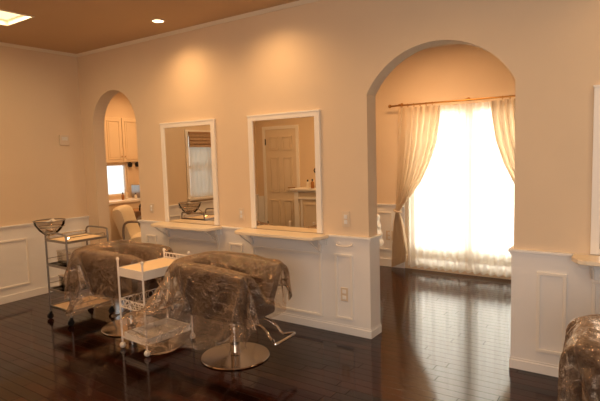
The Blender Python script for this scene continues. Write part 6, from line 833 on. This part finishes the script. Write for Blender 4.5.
bottle(1.20, -2.95, zc, .025, .13, M['bottle'], M['black'], 'cream bottle with dark cap, left one on the mantel cabinet in the mirror')
bottle(1.285, -2.95, zc, .026, .14, M['amber'], M['black'], 'amber bottle with dark cap on the mantel cabinet in the mirror')
g = thing('candle_holder', 'dark scrolled metal candle holder on the mantel cabinet in the mirror', 'candle holder', (1.36, -3.03, zc))
b2 = B(); lathe(b2, [(.045, 0), (.045, .008), (.012, .02), (0, .02)], 0, 0, 18); obj('foot', b2, M['black'], g, True)
b2 = B(); tube(b2, smooth_path([(0, 0, .01), (.02, 0, .08), (-.02, 0, .16), (.0, 0, .24), (-.05, 0, .30), (-.09, 0, .27), (-.07, 0, .23)]), .009, 8); tube(b2, smooth_path([(0, 0, .18), (.05, 0, .22), (.08, 0, .28)]), .008, 8); obj('scroll_stem', b2, M['black'], g, True)
b2 = B(); lathe(b2, [(.018, .28), (.026, .30), (.022, .30), (0, .29)], .08, 0, 14); obj('candle_cup', b2, M['black'], g, True)

# ------------------------------------------------------------ shampoo room
for k, (ya, yb) in enumerate(((1.50, 1.835), (1.84, 2.175))):
    g = thing('wall_cabinet', ['pale upper cabinet, left one seen through the small arch', 'pale upper cabinet, right one seen through the small arch'][k], 'cabinet', (XBL+.001, ya, 1.405), 0, 'upper cabinets in the shampoo room')
    w = yb-ya
    bm = B(); bx(bm, 0, .010, 0, w, 0, .74); bx(bm, .01, .012, .0, w, 0, .74); obj('carcass', bm, M['cab'], g)
    bm = B(); bx(bm, .012, .030, .004, w-.004, .004, .736, .003)
    for (p, q, r, u) in ((.05, w-.05, .05, .065), (.05, w-.05, .675, .69), (.05, .065, .065, .675), (w-.065, w-.05, .065, .675)): bx(bm, .030, .040, p, q, r, u, .002)
    bx(bm, .030, .036, .085, w-.085, .085, .655, .003)
    dd = obj('cabinet_door', bm, M['cab'], g)
    kk = w-.03 if k == 0 else .03
    bm = B(); tube(bm, [(.030, kk, .10), (.05, kk, .10)], .008, 10); obj('knob', bm, M['brass'], dd)
g = thing('wash_counter', 'cream counter unit along the shampoo room wall beneath the small window', 'counter', (XBL, 1.5, 0))
bm = B(); bx(bm, .012, .42, -.9, .84, .08, .765); bx(bm, .03, .37, -.9, .84, 0, .08); obj('counter_base', bm, M['cab'], g)
bm = B(); bx(bm, .012, .45, -.92, .855, .765, .80, .005); obj('countertop', bm, M['frame'], g)
for k in range(4):
    y0 = -.88+k*.43; bm = B(); bx(bm, .42, .435, y0, y0+.41, .10, .745, .003); dd = obj('cabinet_door', bm, M['cab'], g)
    bm = B(); tube(bm, [(.435, y0+.05, .62), (.455, y0+.05, .62)], .009, 10); obj('knob', bm, M['brass'], dd)
for k, (dx, y, r, h, mm) in enumerate(((.25, 1.62, .022, .12, M['amber']), (.22, 1.70, .028, .16, M['bottle']), (.30, 1.83, .022, .09, M['bottle']), (.40, 1.88, .022, .07, M['amber']))):
    bottle(XBL+dx, y, .801, r, h, mm, M['wplast'] if k % 2 else M['black'], ['short amber bottle at the left end of the wash counter', 'taller cream bottle on the wash counter in front of the window', 'short cream bottle in the middle of the wash counter', 'squat amber bottle beside the steel box on the wash counter'][k])
g = thing('towel_warmer', 'small brushed steel box on the wash counter right of the window', 'towel warmer', (XBL+.22, 2.03, .801))
bm = B(); bx(bm, -.13, .12, -.12, .12, .008, .22, .010); obj('housing', bm, M['steel'], g)
bm = B(); bx(bm, .12, .130, -.11, .11, .02, .21, .004); tube(bm, [(.145, -.07, .17), (.145, .07, .17)], .006, 8); tube(bm, [(.13, -.065, .17), (.145, -.065, .17)], .004, 6); tube(bm, [(.13, .065, .17), (.145, .065, .17)], .004, 6); obj('warmer_door', bm, M['chrome'], g)
bm = B()
for a in (-.09, .09):
    for b in (-.09, .09): bx(bm, a-.012, a+.012, b-.012, b+.012, 0, .009)
obj('foot', bm, M['black'], g)
for k, (y, lab) in enumerate(((1.955, 'dark cup hanging under the upper cabinets, left one'), (2.10, 'dark cup hanging under the upper cabinets, right one'))):
    g = thing('hanging_cup', lab, 'cup', (XBL+.035, y, 1.405), 0, 'dark cups under the upper cabinet')
    bm = B(); lathe(bm, [(.012, -.001), (.012, -.010), (.040, -.016), (.034, -.075), (.018, -.085), (0, -.085)], 0, 0, 20); obj('cup_body', bm, M['black'], g, True)
# shampoo basin unit with tan bowl
g = thing('shampoo_basin', 'tan shampoo basin with a black spray tap behind the cream chair', 'basin', (-1.10, 1.50, 0))
bm = B(); lathe(bm, [(.10, 0), (.10, .02), (.06, .05), (.055, .40), (.09, .50)], 0, 0, 24); obj('pedestal', bm, M['steel'], g, True)
bm = B()
for p in [0]:
    t_ = B(); lathe(t_, [(.10, .49), (.20, .53), (.25, .60), (.265, .665), (.245, .665), (.22, .60), (.14, .555), (0, .55)], 0, 0, 36); bmesh.ops.scale(t_, vec=(.85, 1.15, 1), verts=t_.verts); merge(bm, t_)
obj('bowl', bm, M['ceramic'], g, True)
bm = B(); tube(bm, smooth_path([(-.06, .12, .56), (-.06, .14, .70), (-.02, .13, .74)]), .012, 8); tube(bm, [(-.03, .10, .70), (.03, .20, .765)], .016, 10); obj('spray_tap', bm, M['black'], g, True)
# shampoo chair (faces +X)
g = thing('shampoo_chair', 'cream reclining shampoo chair seen through the small arch', 'chair', (-.05, .97, 0), math.radians(35))
bm = B(); bx(bm, -.22, .22, -.20, .20, 0, .05, .01); bx(bm, -.14, .14, -.12, .12, .05, .27, .02); obj('base', bm, M['black'], g, True)
def pad(prof, w, name, mm):
    bm = B(); n = len(prof); rows = []
    for k in range(13):
        q = -1+2*k/12; e = 1-(abs(q)**6)*.16
        cx_ = sum(p[0] for p in prof)/n; cz_ = sum(p[1] for p in prof)/n
        rows.append([bm.verts.new((cx_+(p[0]-cx_)*e, w*q, cz_+(p[1]-cz_)*e)) for p in prof])
    for a, b in zip(rows, rows[1:]):
        for i in range(n): bm.faces.new((a[i], a[(i+1) % n], b[(i+1) % n], b[i]))
    bm.faces.new(rows[0]); bm.faces.new(rows[-1][::-1])
    return obj(name, bm, mm, g, True)
def loop2(pts): return [(p.x, p.y) for p in smooth_path([(a, b, 0) for a, b in pts]+[(pts[0][0], pts[0][1], 0)], 4)[:-1]]
pad(loop2([(-.26, .30), (.20, .30), (.30, .20), (.33, .20), (.33, .40), (.26, .455), (0, .46), (-.26, .43)]), .25, 'seat', M['cream'])
pad(loop2([(-.20, .40), (-.32, .36), (-.40, .55), (-.47, .76), (-.42, .83), (-.33, .80), (-.27, .60)]), .23, 'backrest', M['cream'])
for s in (-1, 1):
    bm = B(); tube(bm, smooth_path([(-.30, s*.275, .36), (-.28, s*.285, .60), (-.15, s*.29, .645), (.10, s*.29, .60), (.20, s*.285, .50), (.18, s*.27, .34)]), .016, 10); obj('armrest', bm, M['steel'], g, True)

# ------------------------------------------------------------ camera
cam = bpy.data.cameras.new('camera'); co = bpy.data.objects.new('camera', cam); col.objects.link(co)
F = Vector((-0.56659692, 0.81893532, -0.09117495)); Rv = Vector((0.82350781, 0.56658951, -0.02848186)); U = Vector((-0.02833397, 0.09122102, 0.9954275))
mw = Matrix(((Rv.x, U.x, -F.x, 5.4484), (Rv.y, U.y, -F.y, -3.437), (Rv.z, U.z, -F.z, 1.45), (0, 0, 0, 1)))
co.matrix_world = mw
cam.sensor_width = 36; cam.lens = 501.5839*36/600; cam.clip_start = .05; cam.clip_end = 100
bpy.context.scene.camera = co
sc = bpy.context.scene
sc.view_settings.view_transform = 'Standard'; sc.view_settings.look = 'None'; sc.view_settings.exposure = 0.04; sc.view_settings.gamma = 0.95
